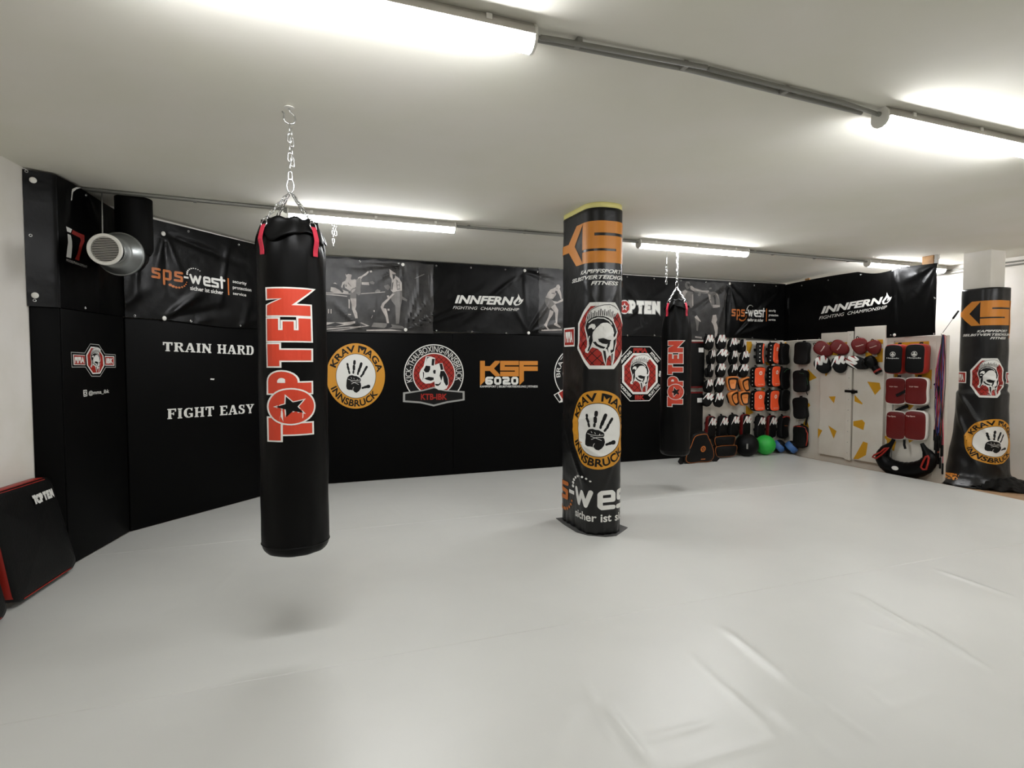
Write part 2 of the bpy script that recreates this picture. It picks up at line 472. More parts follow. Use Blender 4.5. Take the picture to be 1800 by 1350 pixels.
# ================================================================== WALL PAD PRINTS
def frame_px(px, x0, y0, x1, y1, a0, b0, a1, b1):
    """map logo-space points (a,b) to (u,v) so that crop box a0..a1,b0..b1 lands on photo box x0..x1,y0..y1"""
    def T(a, b): return px(x0+(a-a0)/(a1-a0)*(x1-x0), y0+(b-b0)/(b1-b0)*(y1-y0))
    return T
def krav(p, R=1.0):
    """roundel in unit radius, v up"""
    p.poly(circle(0, 0, 1, n=72), 'ink_amber', 0)
    p.ring(circle(0, 0, .685, n=64), circle(0, 0, .67, n=64), 'ink_black', 2)
    p.poly(circle(0, 0, .67, n=64), 'ink_white', 1)
    p.text('KRAV MAGA', 0, 1, 0, 1, 'ink_black', 2, .028, 0, (0, 0, .725, math.radians(160), math.radians(8), .215))
    V = text_mesh('INNSBRUCK', .025, 0)
    # lower text reads left to right with its feet outwards
    p.text('INNSBRUCK', 0, 1, 0, 1, 'ink_black', 2, .028, 0, (0, 0, .94, math.radians(203), math.radians(324), -.215))
    def q(x, y): return ((x-567)/563, (672-y)/552)
    for x1, y1, x2, y2, r in [(403, 468, 408, 485, 19), (410, 515, 425, 560, 20), (430, 590, 440, 622, 17), (540, 425, 537, 462, 24), (527, 505, 526, 555, 24), (517, 590, 514, 618, 17),
                              (668, 465, 648, 520, 26), (635, 545, 618, 590, 24), (605, 610, 600, 640, 17), (772, 520, 735, 575, 21), (718, 600, 698, 640, 21), (680, 658, 660, 680, 18),
                              (685, 875, 720, 866, 18), (735, 862, 770, 856, 22), (790, 852, 810, 850, 30)]:
        a, b = q(x1, y1), q(x2, y2); p.line([a, b], 2*r/560, 'ink_black', 2)
    p.poly([q(*t) for t in [(385, 740), (405, 690), (440, 662), (490, 655), (530, 668), (575, 672), (620, 695), (650, 715), (657, 745), (640, 775), (655, 800), (662, 840), (650, 890), (615, 930), (575, 955), (535, 945), (510, 915), (470, 905), (420, 905), (385, 885), (375, 840), (380, 790)]], 'ink_black', 2)
    for L_ in ([(415, 725), (470, 742), (560, 748), (640, 740)], [(465, 760), (540, 785), (612, 815)], [(475, 805), (540, 775), (640, 772)], [(470, 695), (480, 712)], [(520, 705), (530, 725)], [(580, 745), (592, 725)], [(500, 905), (505, 880), (518, 860)]):
        p.line([q(*t) for t in L_], .012, 'ink_white', 3)
def helmet(p, T):
    """crested helmet drawn in the pixel space of the crop it was traced from; T maps to (u,v)"""
    def P(pts, m, l): p.poly([T(*t) for t in pts], m, l)
    # white halo of the whole head
    P([(330, 590), (345, 530), (355, 470), (375, 400), (420, 345), (480, 310), (560, 290), (640, 285), (710, 300), (770, 355), (745, 410), (700, 455), (700, 510), (730, 570), (755, 650), (740, 760), (745, 800), (722, 880), (712, 1000), (690, 1090), (672, 1090), (665, 960), (640, 960), (612, 1000), (598, 1105), (570, 1040), (545, 920), (500, 870), (440, 850), (410, 880), (385, 930), (345, 915), (338, 880), (368, 850), (375, 760), (360, 690), (345, 640)], 'ink_white', 4)
    # dome
    P([(350, 600), (360, 540), (375, 500), (420, 465), (480, 440), (560, 440), (625, 465), (680, 505), (712, 560), (735, 640), (722, 700), (705, 720), (660, 600), (600, 545), (530, 545), (480, 600), (445, 650), (440, 690), (445, 760), (425, 830), (395, 900), (360, 905), (385, 850), (385, 740), (375, 680)], 'ink_black', 5)
    P([(525, 545), (560, 528), (610, 525), (650, 545), (690, 600), (700, 660), (690, 710), (650, 740), (600, 715), (560, 695), (600, 690), (540, 660), (600, 640), (560, 610), (575, 590)], 'ink_white', 6)
    P([(385, 605), (400, 560), (430, 540), (465, 545), (478, 575), (465, 610), (445, 615), (430, 590)], 'ink_white', 6)
    P([(445, 690), (450, 650), (480, 625), (530, 610), (495, 640), (490, 680), (500, 700), (545, 700), (610, 715), (660, 745), (620, 750), (560, 720), (505, 725), (500, 770), (470, 760), (455, 780)], 'ink_white', 6)
    # eye and cheek
    P([(505, 740), (560, 730), (620, 750), (670, 755), (640, 790), (600, 810), (550, 800), (515, 775)], 'ink_black', 6)
    P([(445, 780), (480, 775), (500, 810), (540, 830), (590, 850), (570, 870), (530, 860), (480, 830)], 'ink_black', 6)
    P([(620, 790), (655, 780), (640, 840), (620, 860), (632, 930), (612, 880), (590, 870), (610, 840)], 'ink_black', 6)
    P([(700, 760), (722, 740), (735, 720), (730, 790), (712, 850), (705, 900), (665, 930), (655, 890), (690, 880), (700, 830)], 'ink_black', 6)
    P([(560, 890), (590, 900), (600, 980), (595, 1080), (575, 990)], 'ink_black', 6)
    P([(672, 940), (690, 930), (682, 1030), (675, 1070)], 'ink_black', 6)
    # chin-guard outline on the left
    p.line([T(*t) for t in [(405, 705), (392, 760), (398, 830), (370, 900)]], .012*abs(T(1000, 0)[0]-T(0, 0)[0]), 'ink_white', 6)
    p.line([T(*t) for t in [(395, 520), (440, 480), (500, 462), (570, 468), (630, 500), (668, 545)]], .012*abs(T(1000, 0)[0]-T(0, 0)[0]), 'ink_white', 6)
    # crest strands
    wv = abs(T(1000, 0)[0]-T(0, 0)[0])
    for i in range(17):
        a = i/16; x0 = 385+a*330; y0 = 455-115*math.sin(PI*min(1, a*.62+.12))*.55
        bx = 372+a*378; by = 400-118*math.sin(PI*(.12+.62*a))
        y0 = 500-70*math.sin(PI*(a*.8+.1))
        k = .35+.3*((i*7) % 5)/5
        p.line([T(x0, y0), T(x0+(bx-x0)*k, y0+(by-y0)*k)], .009*wv, 'ink_black', 6)
    p.line([T(*t) for t in [(355, 590), (350, 530), (372, 470), (385, 400), (430, 350), (500, 312), (570, 292), (640, 287), (705, 305), (765, 352)]], .007*wv, 'ink_black', 6)
def lattice(p, T, poly_test, m, step=68, x0=140, x1=960, y0=240, y1=1160, wd=.008, layer=3):
    """wire-mesh diamonds clipped to a test"""
    wv = abs(T(1000, 0)[0]-T(0, 0)[0])
    for sgn in (1, -1):
        k = -2000
        while k < 3000:
            run = None; t = x0
            while t <= x1:
                y = k+sgn*t*1.05
                ok = poly_test(t, y)
                if ok and run is None: run = (t, y)
                if (not ok or t+8 > x1) and run is not None:
                    p.line([T(*run), T(t-8 if not ok else t, k+sgn*(t-8 if not ok else t)*1.05)], wd*wv, m, layer, rnd=False); run = None
                t += 8
            k += step*2.1
OCT_O = [(400, 255), (722, 255), (932, 520), (932, 885), (712, 1140), (395, 1140), (165, 885), (165, 520)]
OCT_I = [(415, 305), (700, 305), (888, 535), (888, 865), (690, 1092), (410, 1092), (210, 865), (210, 535)]
def in_oct(x, y, P=OCT_I):
    s = None
    for i in range(8):
        a, b = P[i], P[(i+1) % 8]; c = (b[0]-a[0])*(y-a[1])-(b[1]-a[1])*(x-a[0])
        if c < 0: return False
    return True
def octagon_crest(p, T, mesh=True):
    p.poly([T(*t) for t in OCT_O], 'ink_white', 0)
    p.poly([T(*t) for t in OCT_I], 'pad_red', 1)
    if mesh: lattice(p, T, in_oct, 'ink_black', 62, layer=2)
    helmet(p, T)

# ---- back wall logos
ax, ay = PB(626, 661)
r = (PB(677, 661)[0]-PB(577, 661)[0])/2*1.06; r = abs(PB(626, 603)[1]-PB(626, 718)[1])/2
rx = PB(677, 661)[0]-ax-.002
p = Print(); p.T = lambda u, v: (ax+(u*rx), ay+v*r); krav(p)
p.build('logo_print', SB, wp_b, label='amber and white roundel with a black handprint')

p = Print(); sc = 130/1462
T1 = lambda a, b: PB(700+a*sc, 600+b*sc)
p.T = T1
p.poly(circle(702, 650, 592, n=80), 'ink_white', 0); p.poly(circle(702, 650, 572, n=80), 'ink_black', 1)
p.poly(circle(706, 652, 425, n=64), 'ink_white', 2); p.poly(circle(706, 652, 405, n=64), 'pad_red', 3)
p.T = lambda a, b: (a, b)
lattice(p, T1, lambda x, y: (x-706)**2+(y-652)**2 < 400**2 and y < 960, 'ink_black', 50, x0=290, x1=1120, layer=4)
p.T = lambda a, b: T1(a, 1300-b)
p.text('KICK-THAI-BOXING-INNSBRUCK', 0, 1, 0, 1, 'ink_white', 3, .0, 0, (702, 650, 440, math.radians(198), math.radians(-16), 118))
p.T = T1
p.poly([(95, 1010), (480, 960), (705, 895), (920, 960), (1310, 985), (1312, 1165), (960, 1220), (700, 1285), (440, 1225), (92, 1200)], 'ink_grey', 5)
p.poly([(135, 1040), (480, 985), (705, 925), (920, 985), (1272, 1015), (1272, 1140), (960, 1185), (700, 1250), (440, 1190), (135, 1168)], 'ink_black', 6)
p.T = lambda a, b: T1(a, 1300-b)
p.text('KTB-IBK', 445, 965, 145, 265, 'pad_red', 7, .03)
p.T = T1
G1 = [(545, 300), (640, 300), (728, 330), (722, 450), (735, 540), (745, 640), (720, 790), (640, 830), (540, 838), (465, 790), (425, 720), (415, 640), (445, 560), (500, 490), (520, 400)]
G2 = [(715, 470), (800, 435), (872, 430), (905, 560), (950, 640), (990, 730), (998, 840), (960, 930), (880, 965), (790, 960), (725, 910), (715, 800), (712, 700), (730, 620), (712, 540)]
for G in (G1, G2): p.poly(G, 'ink_white', 8)
for G in ([(665, 345), (720, 345), (702, 480), (655, 475)], [(545, 480), (632, 490), (628, 560), (600, 610), (540, 615), (500, 570)], [(510, 735), (600, 700), (700, 715), (700, 760), (640, 780), (560, 760)], [(700, 560), (740, 570), (735, 640), (700, 640), (685, 600)],
          [(810, 440), (865, 440), (892, 560), (840, 565)], [(835, 585), (905, 585), (945, 650), (980, 740), (985, 850), (945, 880), (900, 800), (880, 680), (850, 780), (815, 680)], [(725, 840), (800, 845), (850, 790), (830, 850), (790, 880), (740, 875)], [(485, 595), (510, 620), (505, 700), (475, 780), (490, 700)], [(565, 310), (620, 315), (570, 340), (548, 420)]):
    p.poly(G, 'ink_black', 9)
p.build('logo_print', SB, wp_b, label='round black, white and red glove crest')

p = Print(); sc2 = 130/1800
T2 = lambda a, b: PB(830+a*sc2, 610+b*sc2)
KSF = [[(190, 335), (308, 335), (308, 465), (430, 465), (555, 335), (668, 335), (668, 378), (530, 522), (668, 668), (668, 710), (560, 710), (432, 582), (308, 582), (308, 825), (200, 932), (190, 925)],
       [(680, 335), (1135, 335), (1135, 442), (790, 442), (790, 478), (1135, 478), (1135, 712), (680, 712), (680, 600), (1040, 600), (1040, 572), (680, 572)],
       [(1148, 340), (1595, 340), (1595, 442), (1252, 442), (1252, 472), (1595, 472), (1595, 582), (1258, 582), (1258, 822), (1155, 918), (1148, 910)]]
p.T = T2
for q in KSF: p.poly(q, 'ink_orange', 0)
def rr_digit(P, T, pts, w, m, l): P.T = T; P.line(pts, w, m, l, rnd=True)
wdg = .054*abs(T2(1000, 0)[0]-T2(0, 0)[0])
p.T = lambda a, b: (a, b)
for dx in (0, 0):
    pass
for pts in ([(490, 750), (370, 750), (345, 775), (345, 865), (370, 890), (450, 890), (475, 870), (475, 840), (450, 820), (345, 820)],
            [(560, 775), (585, 750), (655, 750), (680, 775), (680, 865), (655, 890), (585, 890), (560, 865), (560, 775)],
            [(755, 750), (865, 750), (885, 770), (885, 805), (865, 822), (790, 822), (770, 840), (770, 888), (910, 888)],
            [(975, 775), (1000, 750), (1070, 750), (1095, 775), (1095, 865), (1070, 890), (1000, 890), (975, 865), (975, 775)]):
    p.line([T2(*t) for t in pts], wdg, 'ink_white', 1)
p.T = lambda a, b: T2(a, 2000-b)
p.text('KAMPFSPORT | SELBSTVERTEIDIGUNG | FITNESS', 192, 1595, 2000-1000, 2000-935, 'ink_white', 1, .02)
p.build('logo_print', SB, wp_b, label='orange three-letter print above white digits')

# arc logo half hidden behind the pillar
p = Print()
T3 = lambda a, b: PB(973+a, 610+b)
p.T = T3
cx, cy, R3 = 52, 47, 51
p.poly(circle(cx, cy, R3, n=64), 'ink_white', 0); p.poly(circle(cx, cy, R3-1.6, n=64), 'ink_black', 1)
p.poly(circle(cx, cy, 36, n=64), 'ink_white', 2); p.poly(circle(cx, cy, 34.5, n=64), 'pad_red', 3)
p.T = lambda a, b: T3(a, 94-b)
p.text('BRAZILIAN-JIU-JITSU', 0, 1, 0, 1, 'ink_white', 3, 0, 0, (cx, cy, 38, math.radians(188), math.radians(-8), 9.5))
p.T = T3
p.poly([(0, 84), (22, 71), (90, 71), (104, 84), (96, 98), (60, 90), (44, 90), (10, 98)], 'ink_white', 4)
p.poly([(2, 84.5), (7, 81.5), (13, 93), (10, 96)], 'ink_black', 5); p.poly([(9, 81), (22, 73), (50, 73), (50, 86), (16, 92)], 'pad_red', 5)
p.build('logo_print', SB, wp_b, label='round crest with red belt, half behind the pillar')

# octagon crest right of the pillar
p = Print(); s5 = 100/1227
T5 = lambda a, b: PB(1080+a*s5, 600+b*s5)
p.T = lambda a, b: (a, b); octagon_crest(p, T5)
lw = .014*abs(T5(1000, 0)[0]-T5(0, 0)[0])
for pts in ([(78, 415), (348, 115), (768, 118), (1050, 455), (1042, 870)], [(1035, 940), (750, 1278), (335, 1285), (72, 985)]):
    p.line([T5(*t) for t in pts], lw, 'ink_white', 1)
p.T = lambda a, b: T5(a, 2000-b)
p.text('MMA', 408, 708, 2000-245, 2000-145, 'pad_red', 1, .06)
p.text('IBK', 440, 650, 2000-1258, 2000-1160, 'pad_red', 1, .06)
def txt_rot(p, t, cx, cy, ang, ln, h, T, m='ink_white', bold=.03):
    ca, sa = math.cos(ang), math.sin(ang)
    p.T = lambda a, b: T(cx+a*ca+b*sa, cy+a*sa-b*ca)
    p.text(t, -ln/2, ln/2, -h/2, h/2, m, 1, bold)
txt_rot(p, 'GRAPPLING', 242, 340, math.radians(-47), 340, 62, T5)
txt_rot(p, 'FITNESS', 868, 345, math.radians(50), 260, 62, T5)
txt_rot(p, 'BOXEN', 110, 705, math.radians(-90), 200, 62, T5)
txt_rot(p, 'BJJ', 985, 700, math.radians(90), 120, 62, T5)
txt_rot(p, 'KICKBOXEN', 238, 1065, math.radians(48), 340, 60, T5)
txt_rot(p, 'MUAY THAI', 855, 1055, math.radians(-50), 330, 60, T5)
p.build('logo_print', SB, wp_b, label='white-outlined octagon crest with a crested helmet')

# ---- slab lettering on the corner pad
SLAB = {
 'T': (.86, [('r', 0, .86, .86, 1), ('r', 0, .66, .13, .88), ('r', .73, .66, .86, .88), ('s', .3, .56)]),
 'R': (.9, [('s', .08, .34), ('p', [(.3, 1), (.62, 1), (.78, .92), (.82, .76), (.76, .6), (.62, .52), (.88, .1), (.95, .1), (.95, 0), (.66, 0), (.42, .5), (.3, .5), (.3, .6), (.52, .6), (.58, .68), (.58, .82), (.52, .9), (.3, .9)])]),
 'A': (.95, [('p', [(.36, 1), (.6, 1), (.9, .1), (.98, .1), (.98, 0), (.52, 0), (.52, .1), (.62, .1), (.44, .78)]), ('p', [(.36, 1), (.46, .8), (.2, .1), (.3, .1), (.3, 0), (-.03, 0), (-.03, .1), (.07, .1)]), ('r', .22, .28, .62, .38)]),
 'I': (.42, [('s', .08, .34)]),
 'N': (.95, [('s', .08, .26), ('p', [(0, 1), (.3, 1), (.88, .18), (.88, 0), (.7, 0), (.1, .85)]), ('s', .72, .86)]),
 'H': (.95, [('s', .08, .32), ('s', .63, .87), ('r', .3, .44, .65, .56)]),
 'D': (.9, [('s', .08, .34), ('p', [(.4, 1), (.62, 1), (.82, .85), (.88, .6), (.88, .4), (.82, .15), (.62, 0), (.4, 0), (.4, .1), (.54, .12), (.62, .35), (.62, .65), (.54, .88), (.4, .9)])]),
 'F': (.8, [('s', .08, .34), ('r', .3, .88, .78, 1), ('r', .66, .7, .78, .9), ('r', .3, .45, .6, .56), ('r', .5, .36, .6, .64)]),
 'E': (.82, [('s', .08, .34), ('r', .3, .88, .78, 1), ('r', .66, .7, .78, .9), ('r', .3, .45, .6, .56), ('r', .3, 0, .8, .12), ('r', .68, .1, .8, .3)]),
 'G': (.92, [('p', [(.84, .68), (.84, 1), (.74, .94), (.5, 1), (.25, .95), (.06, .75), (.02, .5), (.06, .25), (.25, .05), (.5, 0), (.88, .08), (.88, .45), (.5, .45), (.5, .35), (.64, .35), (.64, .12), (.45, .12), (.32, .3), (.3, .6), (.36, .82), (.5, .9), (.66, .86), (.74, .68)])]),
 'S': (.78, [('p', [(.68, .66), (.68, 1), (.58, .94), (.38, 1), (.15, .96), (.04, .8), (.08, .6), (.25, .5), (.48, .38), (.5, .22), (.38, .1), (.2, .16), (.14, .34), (.04, .34), (.04, 0), (.14, .06), (.4, 0), (.65, .06), (.76, .24), (.72, .44), (.52, .56), (.3, .68), (.28, .82), (.4, .9), (.54, .84), (.58, .66)])]),
 'Y': (.9, [('r', .28, 0, .62, .1), ('r', .35, 0, .57, .45), ('p', [(-.04, 1), (.4, 1), (.4, .9), (.34, .9), (.5, .55), (.57, .4), (.35, .4), (.06, .9), (-.04, .9)]), ('p', [(.52, 1), (.92, 1), (.92, .9), (.84, .9), (.56, .42), (.46, .5), (.66, .9), (.52, .9)])]),
}
def slab_text(p, s, m, layer=0):
    """draws s in unit height from x=0; returns its width"""
    x = 0
    T0 = p.T
    for ch in s:
        if ch == ' ': x += .5; continue
        wd, parts = SLAB[ch]
        p.T = (lambda xx: (lambda a, b: T0(xx+a, b)))(x)
        for q in parts:
            if q[0] == 'r': p.rect(q[1], q[2], q[3], q[4], m, layer)
            elif q[0] == 's':
                p.rect(q[1], 0, q[2], 1, m, layer); p.rect(q[1]-.08, 0, q[2]+.08, .1, m, layer); p.rect(q[1]-.08, .9, q[2]+.08, 1, m, layer)
            else: p.poly(q[1], m, layer)
        x += wd+.12
    p.T = T0
    return x-.12
random.seed(5)
def slab_line(text, x0, yb0, yt0, x1, yb1, yt1, name):
    wd = sum(.5 if c == ' ' else SLAB[c][0]+.12 for c in text)-.12
    A, Bq, Ct, D = PA(x0, yb0), PA(x1, yb1), PA(x0, yt0), PA(x1, yt1)
    def T(a, b):
        t = a/wd
        lo = (A[0]+(Bq[0]-A[0])*t, A[1]+(Bq[1]-A[1])*t); hi = (Ct[0]+(D[0]-Ct[0])*t, Ct[1]+(D[1]-Ct[1])*t)
        return (lo[0]+(hi[0]-lo[0])*b, lo[1]+(hi[1]-lo[1])*b)
    p = Print(); p.T = T; slab_text(p, text, 'ink_white')
    for _ in range(len(text)*9):
        a, b, r = random.uniform(0, wd), random.uniform(0, .9), random.uniform(.012, .04)
        p.poly([(a+r*math.cos(k)*random.uniform(.6, 1.4), b+r*math.sin(k)*random.uniform(.6, 1.6)) for k in (0, 1.2, 2.5, 3.8, 5)], 'ink_black', 1)
    p.build(name, SA, wp_a, label='worn white slab lettering')
slab_line('TRAIN HARD', 286, 617, 601, 446, 624, 608, 'lettering')
slab_line('FIGHT EASY', 294, 737, 719, 446, 726, 710, 'lettering')
p = Print(); p.T = PA; p.poly([(370, 665), (377, 665.5), (376, 668), (369.5, 667.5)], 'ink_white'); p.build('lettering', SA, wp_a)

# ---- small crest and handle on the narrow left pad
p = Print(); s6 = 110/1238
T6 = lambda a, b: PL(110+a*s6, 590+b*s6)
p.T = T6
fr = [(165, 328), (435, 345), (545, 165), (715, 182), (832, 365), (1040, 378), (1045, 625), (850, 625), (740, 805), (570, 803), (450, 620), (182, 622)]
p.T = lambda a, b: (a, b)
p.line([T6(*t) for t in fr], .006, 'ink_grey', 0, closed=True)
p.T = T6
p.poly([(200, 370), (440, 385), (448, 585), (215, 580)], 'ink_white', 0); p.poly([(215, 385), (438, 398), (443, 572), (228, 566)], 'pad_red', 1)
p.poly([(832, 400), (1020, 408), (1022, 595), (838, 592)], 'ink_white', 0); p.poly([(836, 418), (1005, 424), (1007, 580), (840, 578)], 'pad_red', 1)
o8 = [(555, 215), (700, 230), (805, 400), (825, 590), (740, 752), (590, 760), (480, 590), (462, 380)]
i8 = [(565, 245), (695, 258), (785, 400), (800, 585), (728, 730), (600, 733), (500, 585), (485, 390)]
p.poly(o8, 'ink_white', 0); p.poly(i8, 'pad_red', 1)
def T6b(a, b):
    # crest space -> small octagon
    x = 462+(a-165)/767*363; y = 215+(b-255)/885*545
    return T6(x, y)
p.T = lambda a, b: (a, b); helmet(p, T6b)
p.T = lambda a, b: T6(a, 2000-b)
p.text('MMA', 232, 425, 2000-545, 2000-420, 'ink_white', 2, .05)
p.text('IBK', 858, 995, 2000-553, 2000-445, 'ink_white', 2, .05)
p.T = lambda a, b: T6(a, 2000-b+(700-a)*.10)
p.text('@mma_ibk', 510, 915, 2000-1175, 2000-1075, 'ink_white', 2, 0.01)
p.T = lambda a, b: (a, b)
p.line([T6(*t) for t in [(408, 1085), (470, 1080), (478, 1190), (415, 1200)]], .007, 'ink_white', 2, closed=True)
p.line([T6(440+22*math.cos(k*PI/6), 1140+26*math.sin(k*PI/6)) for k in range(12)], .006, 'ink_white', 2, closed=True)
p.build('logo_print', SL, wp_l, label='red and white octagon crest with lettering')

# ================================================================== LAMPS AND CONDUITS
def build_lamp():
    t = thing('ceiling_light', 'x', 'lamp', (0, 0, CE))
    Lh = .75
    bm = NB()   # extruded housing: flat top, flared sides
    sec = [(-.030, 0), (.030, 0), (.042, -.018), (.056, -.052), (-.056, -.052), (-.042, -.018)]
    loft(bm, [[Vector((x, y, z)) for y, z in sec] for x in (-Lh+.012, Lh-.012)])
    obj('housing', bm, 'lamp_housing', t)
    bm = NB()
    sec = [(.045*math.cos(a), -.0525-.045*math.sin(a)) for a in [PI*k/16 for k in range(17)]]
    loft(bm, [[Vector((x, y, z)) for y, z in sec] for x in (-Lh+.0125, Lh-.0125)])
    obj('diffuser', bm, 'lamp_glow', t)
    for s in (-1, 1):
        bm = NB()
        sec = [(-.032, 0), (.032, 0), (.046, -.02), (.049, -.05)]+[(.049*math.cos(a), -.05-.049*math.sin(a)) for a in [PI*k/12 for k in range(1, 12)]]+[(-.049, -.05), (-.046, -.02)]
        loft(bm, [[Vector((x, y, z)) for y, z in sec] for x in (s*(Lh-.012), s*Lh)])
        obj('end_cap', bm, 'white_plastic', t)
        bm = NB(); lathe(bm, [(.012, 0), (.012, .018), (.007, .02), (.007, .03)], 12); bm.transform(Matrix.Translation((s*Lh, 0, -.03)) @ Matrix.Rotation(s*PI/2, 4, 'Y'))
        obj('cable_gland', bm, 'grey_plastic', t, smooth=True, auto=40)
    for x in (-.55, .0, .55):
        bm = NB(); box(bm, x-.012, x+.012, -.05, -.041, -.03, -.008, bev=.002); obj('clip', bm, 'white_plastic', t)
    return t
lamps = [(.15, 2.13, 'long ceiling light cropped by the top edge of the photo, nearest the camera'), (3.62, 2.15, 'ceiling light cut off by the right edge of the photo'),
         (.70, 5.36, 'far ceiling light just behind the chain of the big punching bag'), (4.26, 5.365, 'far ceiling light in front of the second punching bag chain'),
         (7.76, 5.37, 'ceiling light half hidden behind the right banner'),
         (7.1, 2.16, 'ceiling light beyond the right edge, in line with the near row')]
L0 = build_lamp(); L0.location = (lamps[0][0], lamps[0][1], CE); L0['label'] = lamps[0][2]; L0['group'] = 'tube lights in rows along the ceiling'
for x, y, lb in lamps[1:]: copy_thing(L0, (x, y, CE), (0, 0, 0), lb)

def conduit(label, segs, clamps, r=.011, cat='conduit', m='grey_plastic'):
    """segs: lists of points; clamps: (x,y)"""
    t = thing('conduit', label, cat, (segs[0][0][0], segs[0][0][1], CE))
    for s in segs:
        bm = NB(); tube(bm, s, r, 10); obj('pipe', bm, m, t, world=True, smooth=True)
    for c in clamps:
        bm = NB(); box(bm, c[0]-.012, c[0]+.012, c[1]-.02, c[1]+.02, CE-.030, CE, bev=.003); obj('clamp', bm, m, t, world=True)
    return t
zc = CE-.014
conduit('grey twin conduit on the ceiling joining the two near lights', [
    [(.93, 2.13, CE-.03), (1.0, 2.125, CE-.028), (1.72, 2.10, zc-.006)], [(1.735, 2.105, zc-.006), (2.6, 2.14, zc-.004), (2.84, 2.15, CE-.03)],
    [(.9, 2.175, zc), (1.66, 2.155, zc), (2.8, 2.2, zc)]],
    [(1.10, 2.135), (1.62, 2.13), (2.22, 2.15)])
conduit('grey conduit entering the near light from the left', [[(-2.2, 2.13, zc), (-.62, 2.13, CE-.03)]], [(-1.2, 2.13)])
conduit('grey conduits on the ceiling from the left corner to the first far light', [
    [(-1.50, 5.25, zc), (-.10, 5.33, zc)], [(-1.50, 5.29, zc), (1.48, 5.41, zc)]], [(-.75, 5.31)])
conduit('grey conduits on the ceiling between the two far lights, passing the padded pillar', [
    [(1.47, 5.36, CE-.03), (3.49, 5.365, CE-.03)], [(2.02, 5.41, zc), (5.16, 5.41, zc)], [(1.5, 5.437, zc), (5.06, 5.437, zc)]], [(1.6, 5.41), (2.2, 5.415), (3.2, 5.415), (4.8, 5.415)])
conduit('grey conduits on the ceiling between the second bag and the right banner', [
    [(5.03, 5.365, CE-.03), (6.99, 5.37, CE-.03)], [(5.2, 5.41, zc), (8.6, 5.45, zc)], [(5.1, 5.44, zc), (8.6, 5.5, zc)]], [(5.5, 5.45), (6.2, 5.46), (6.8, 5.47), (7.6, 5.49)])
conduit('thin conduit pair high on the far white wall', [[(8.595, 3.0, CE-.06), (8.595, 7.1, CE-.06)], [(8.595, 3.0, CE-.10), (8.595, 7.1, CE-.10)]], [])

# small scuff ring on the ceiling
# ================================================================== PUNCHING BAGS
TOPTEN = [  # unit height, running along x
 ('T', [(0, 1), (.68, 1), (.68, .70), (.50, .70), (.50, 0), (.18, 0), (.18, .70), (0, .70)]),
 ('P', None), ('T2', [(0, 1), (.66, 1), (.66, .70), (.49, .70), (.49, 0), (.17, 0), (.17, .70), (0, .70)]),
 ('E', [(0, 1), (.66, 1), (.66, .72), (.32, .72), (.32, .62), (.58, .62), (.58, .38), (.32, .38), (.32, .28), (.68, .28), (.68, 0), (0, 0)]),
 ('N', [(0, 1), (.30, 1), (.50, .62), (.50, 1), (.80, 1), (.80, -.06), (.31, .42), (.31, 0), (0, 0)])]
def top_ten(p, fill='bag_red', edge='ink_white', star='ink_black', e=.045, total=4.55):
    """reads left to right in unit height; x from 0 to total"""
    def glyph(P, x, l=0):
        P = [(a+x, b) for a, b in P]
        p.poly(offset_poly(P, e), edge, l); p.poly(P, fill, l+1)
    glyph(TOPTEN[0][1], 0)
    pp = [(0, 1), (.36, 1)]+[(.36+.30*math.cos(a), .66+.34*math.sin(a)) for a in [PI/2-PI*k/12 for k in range(1, 12)]]+[(.36, .32), (.32, .32), (.32, 0), (0, 0)]
    glyph(pp, 1.42)
    p.poly([(1.74, .58), (1.80, .58)]+[(1.80+.09*math.cos(a), .66+.09*math.sin(a)) for a in [-PI/2+PI*k/6 for k in range(1, 6)]]+[(1.80, .76), (1.74, .76)], edge, 2)
    p.poly(circle(1.02, .47, .52+e, n=40), edge, 3); p.poly(circle(1.02, .47, .52, n=40), fill, 4)
    def star5(r): return [(1.02+(r if k % 2 == 0 else r*.42)*math.cos(PI/2+k*PI/5), .47+(r if k % 2 == 0 else r*.42)*math.sin(PI/2+k*PI/5)) for k in range(10)]
    p.poly(star5(.40), edge, 5); p.poly(star5(.33), star, 6)
    glyph(TOPTEN[2][1], 2.24); glyph(TOPTEN[3][1], 3.0); glyph(TOPTEN[4][1], 3.76)
BT = [.16, .22]                   # length and depth of the shoulder taper
def bag_radius(z, H=1.68, R=.168):
    t = z/H
    if z < .06: return R*(.80+.20*math.sqrt(max(0, 1-((.06-z)/.06)**2)))
    r = R*(1.0+.02*math.sin(t*PI)-.015*t)
    if z > H-BT[0]: q = (z-(H-BT[0]))/BT[0]; r *= 1-BT[1]*q*q
    return r
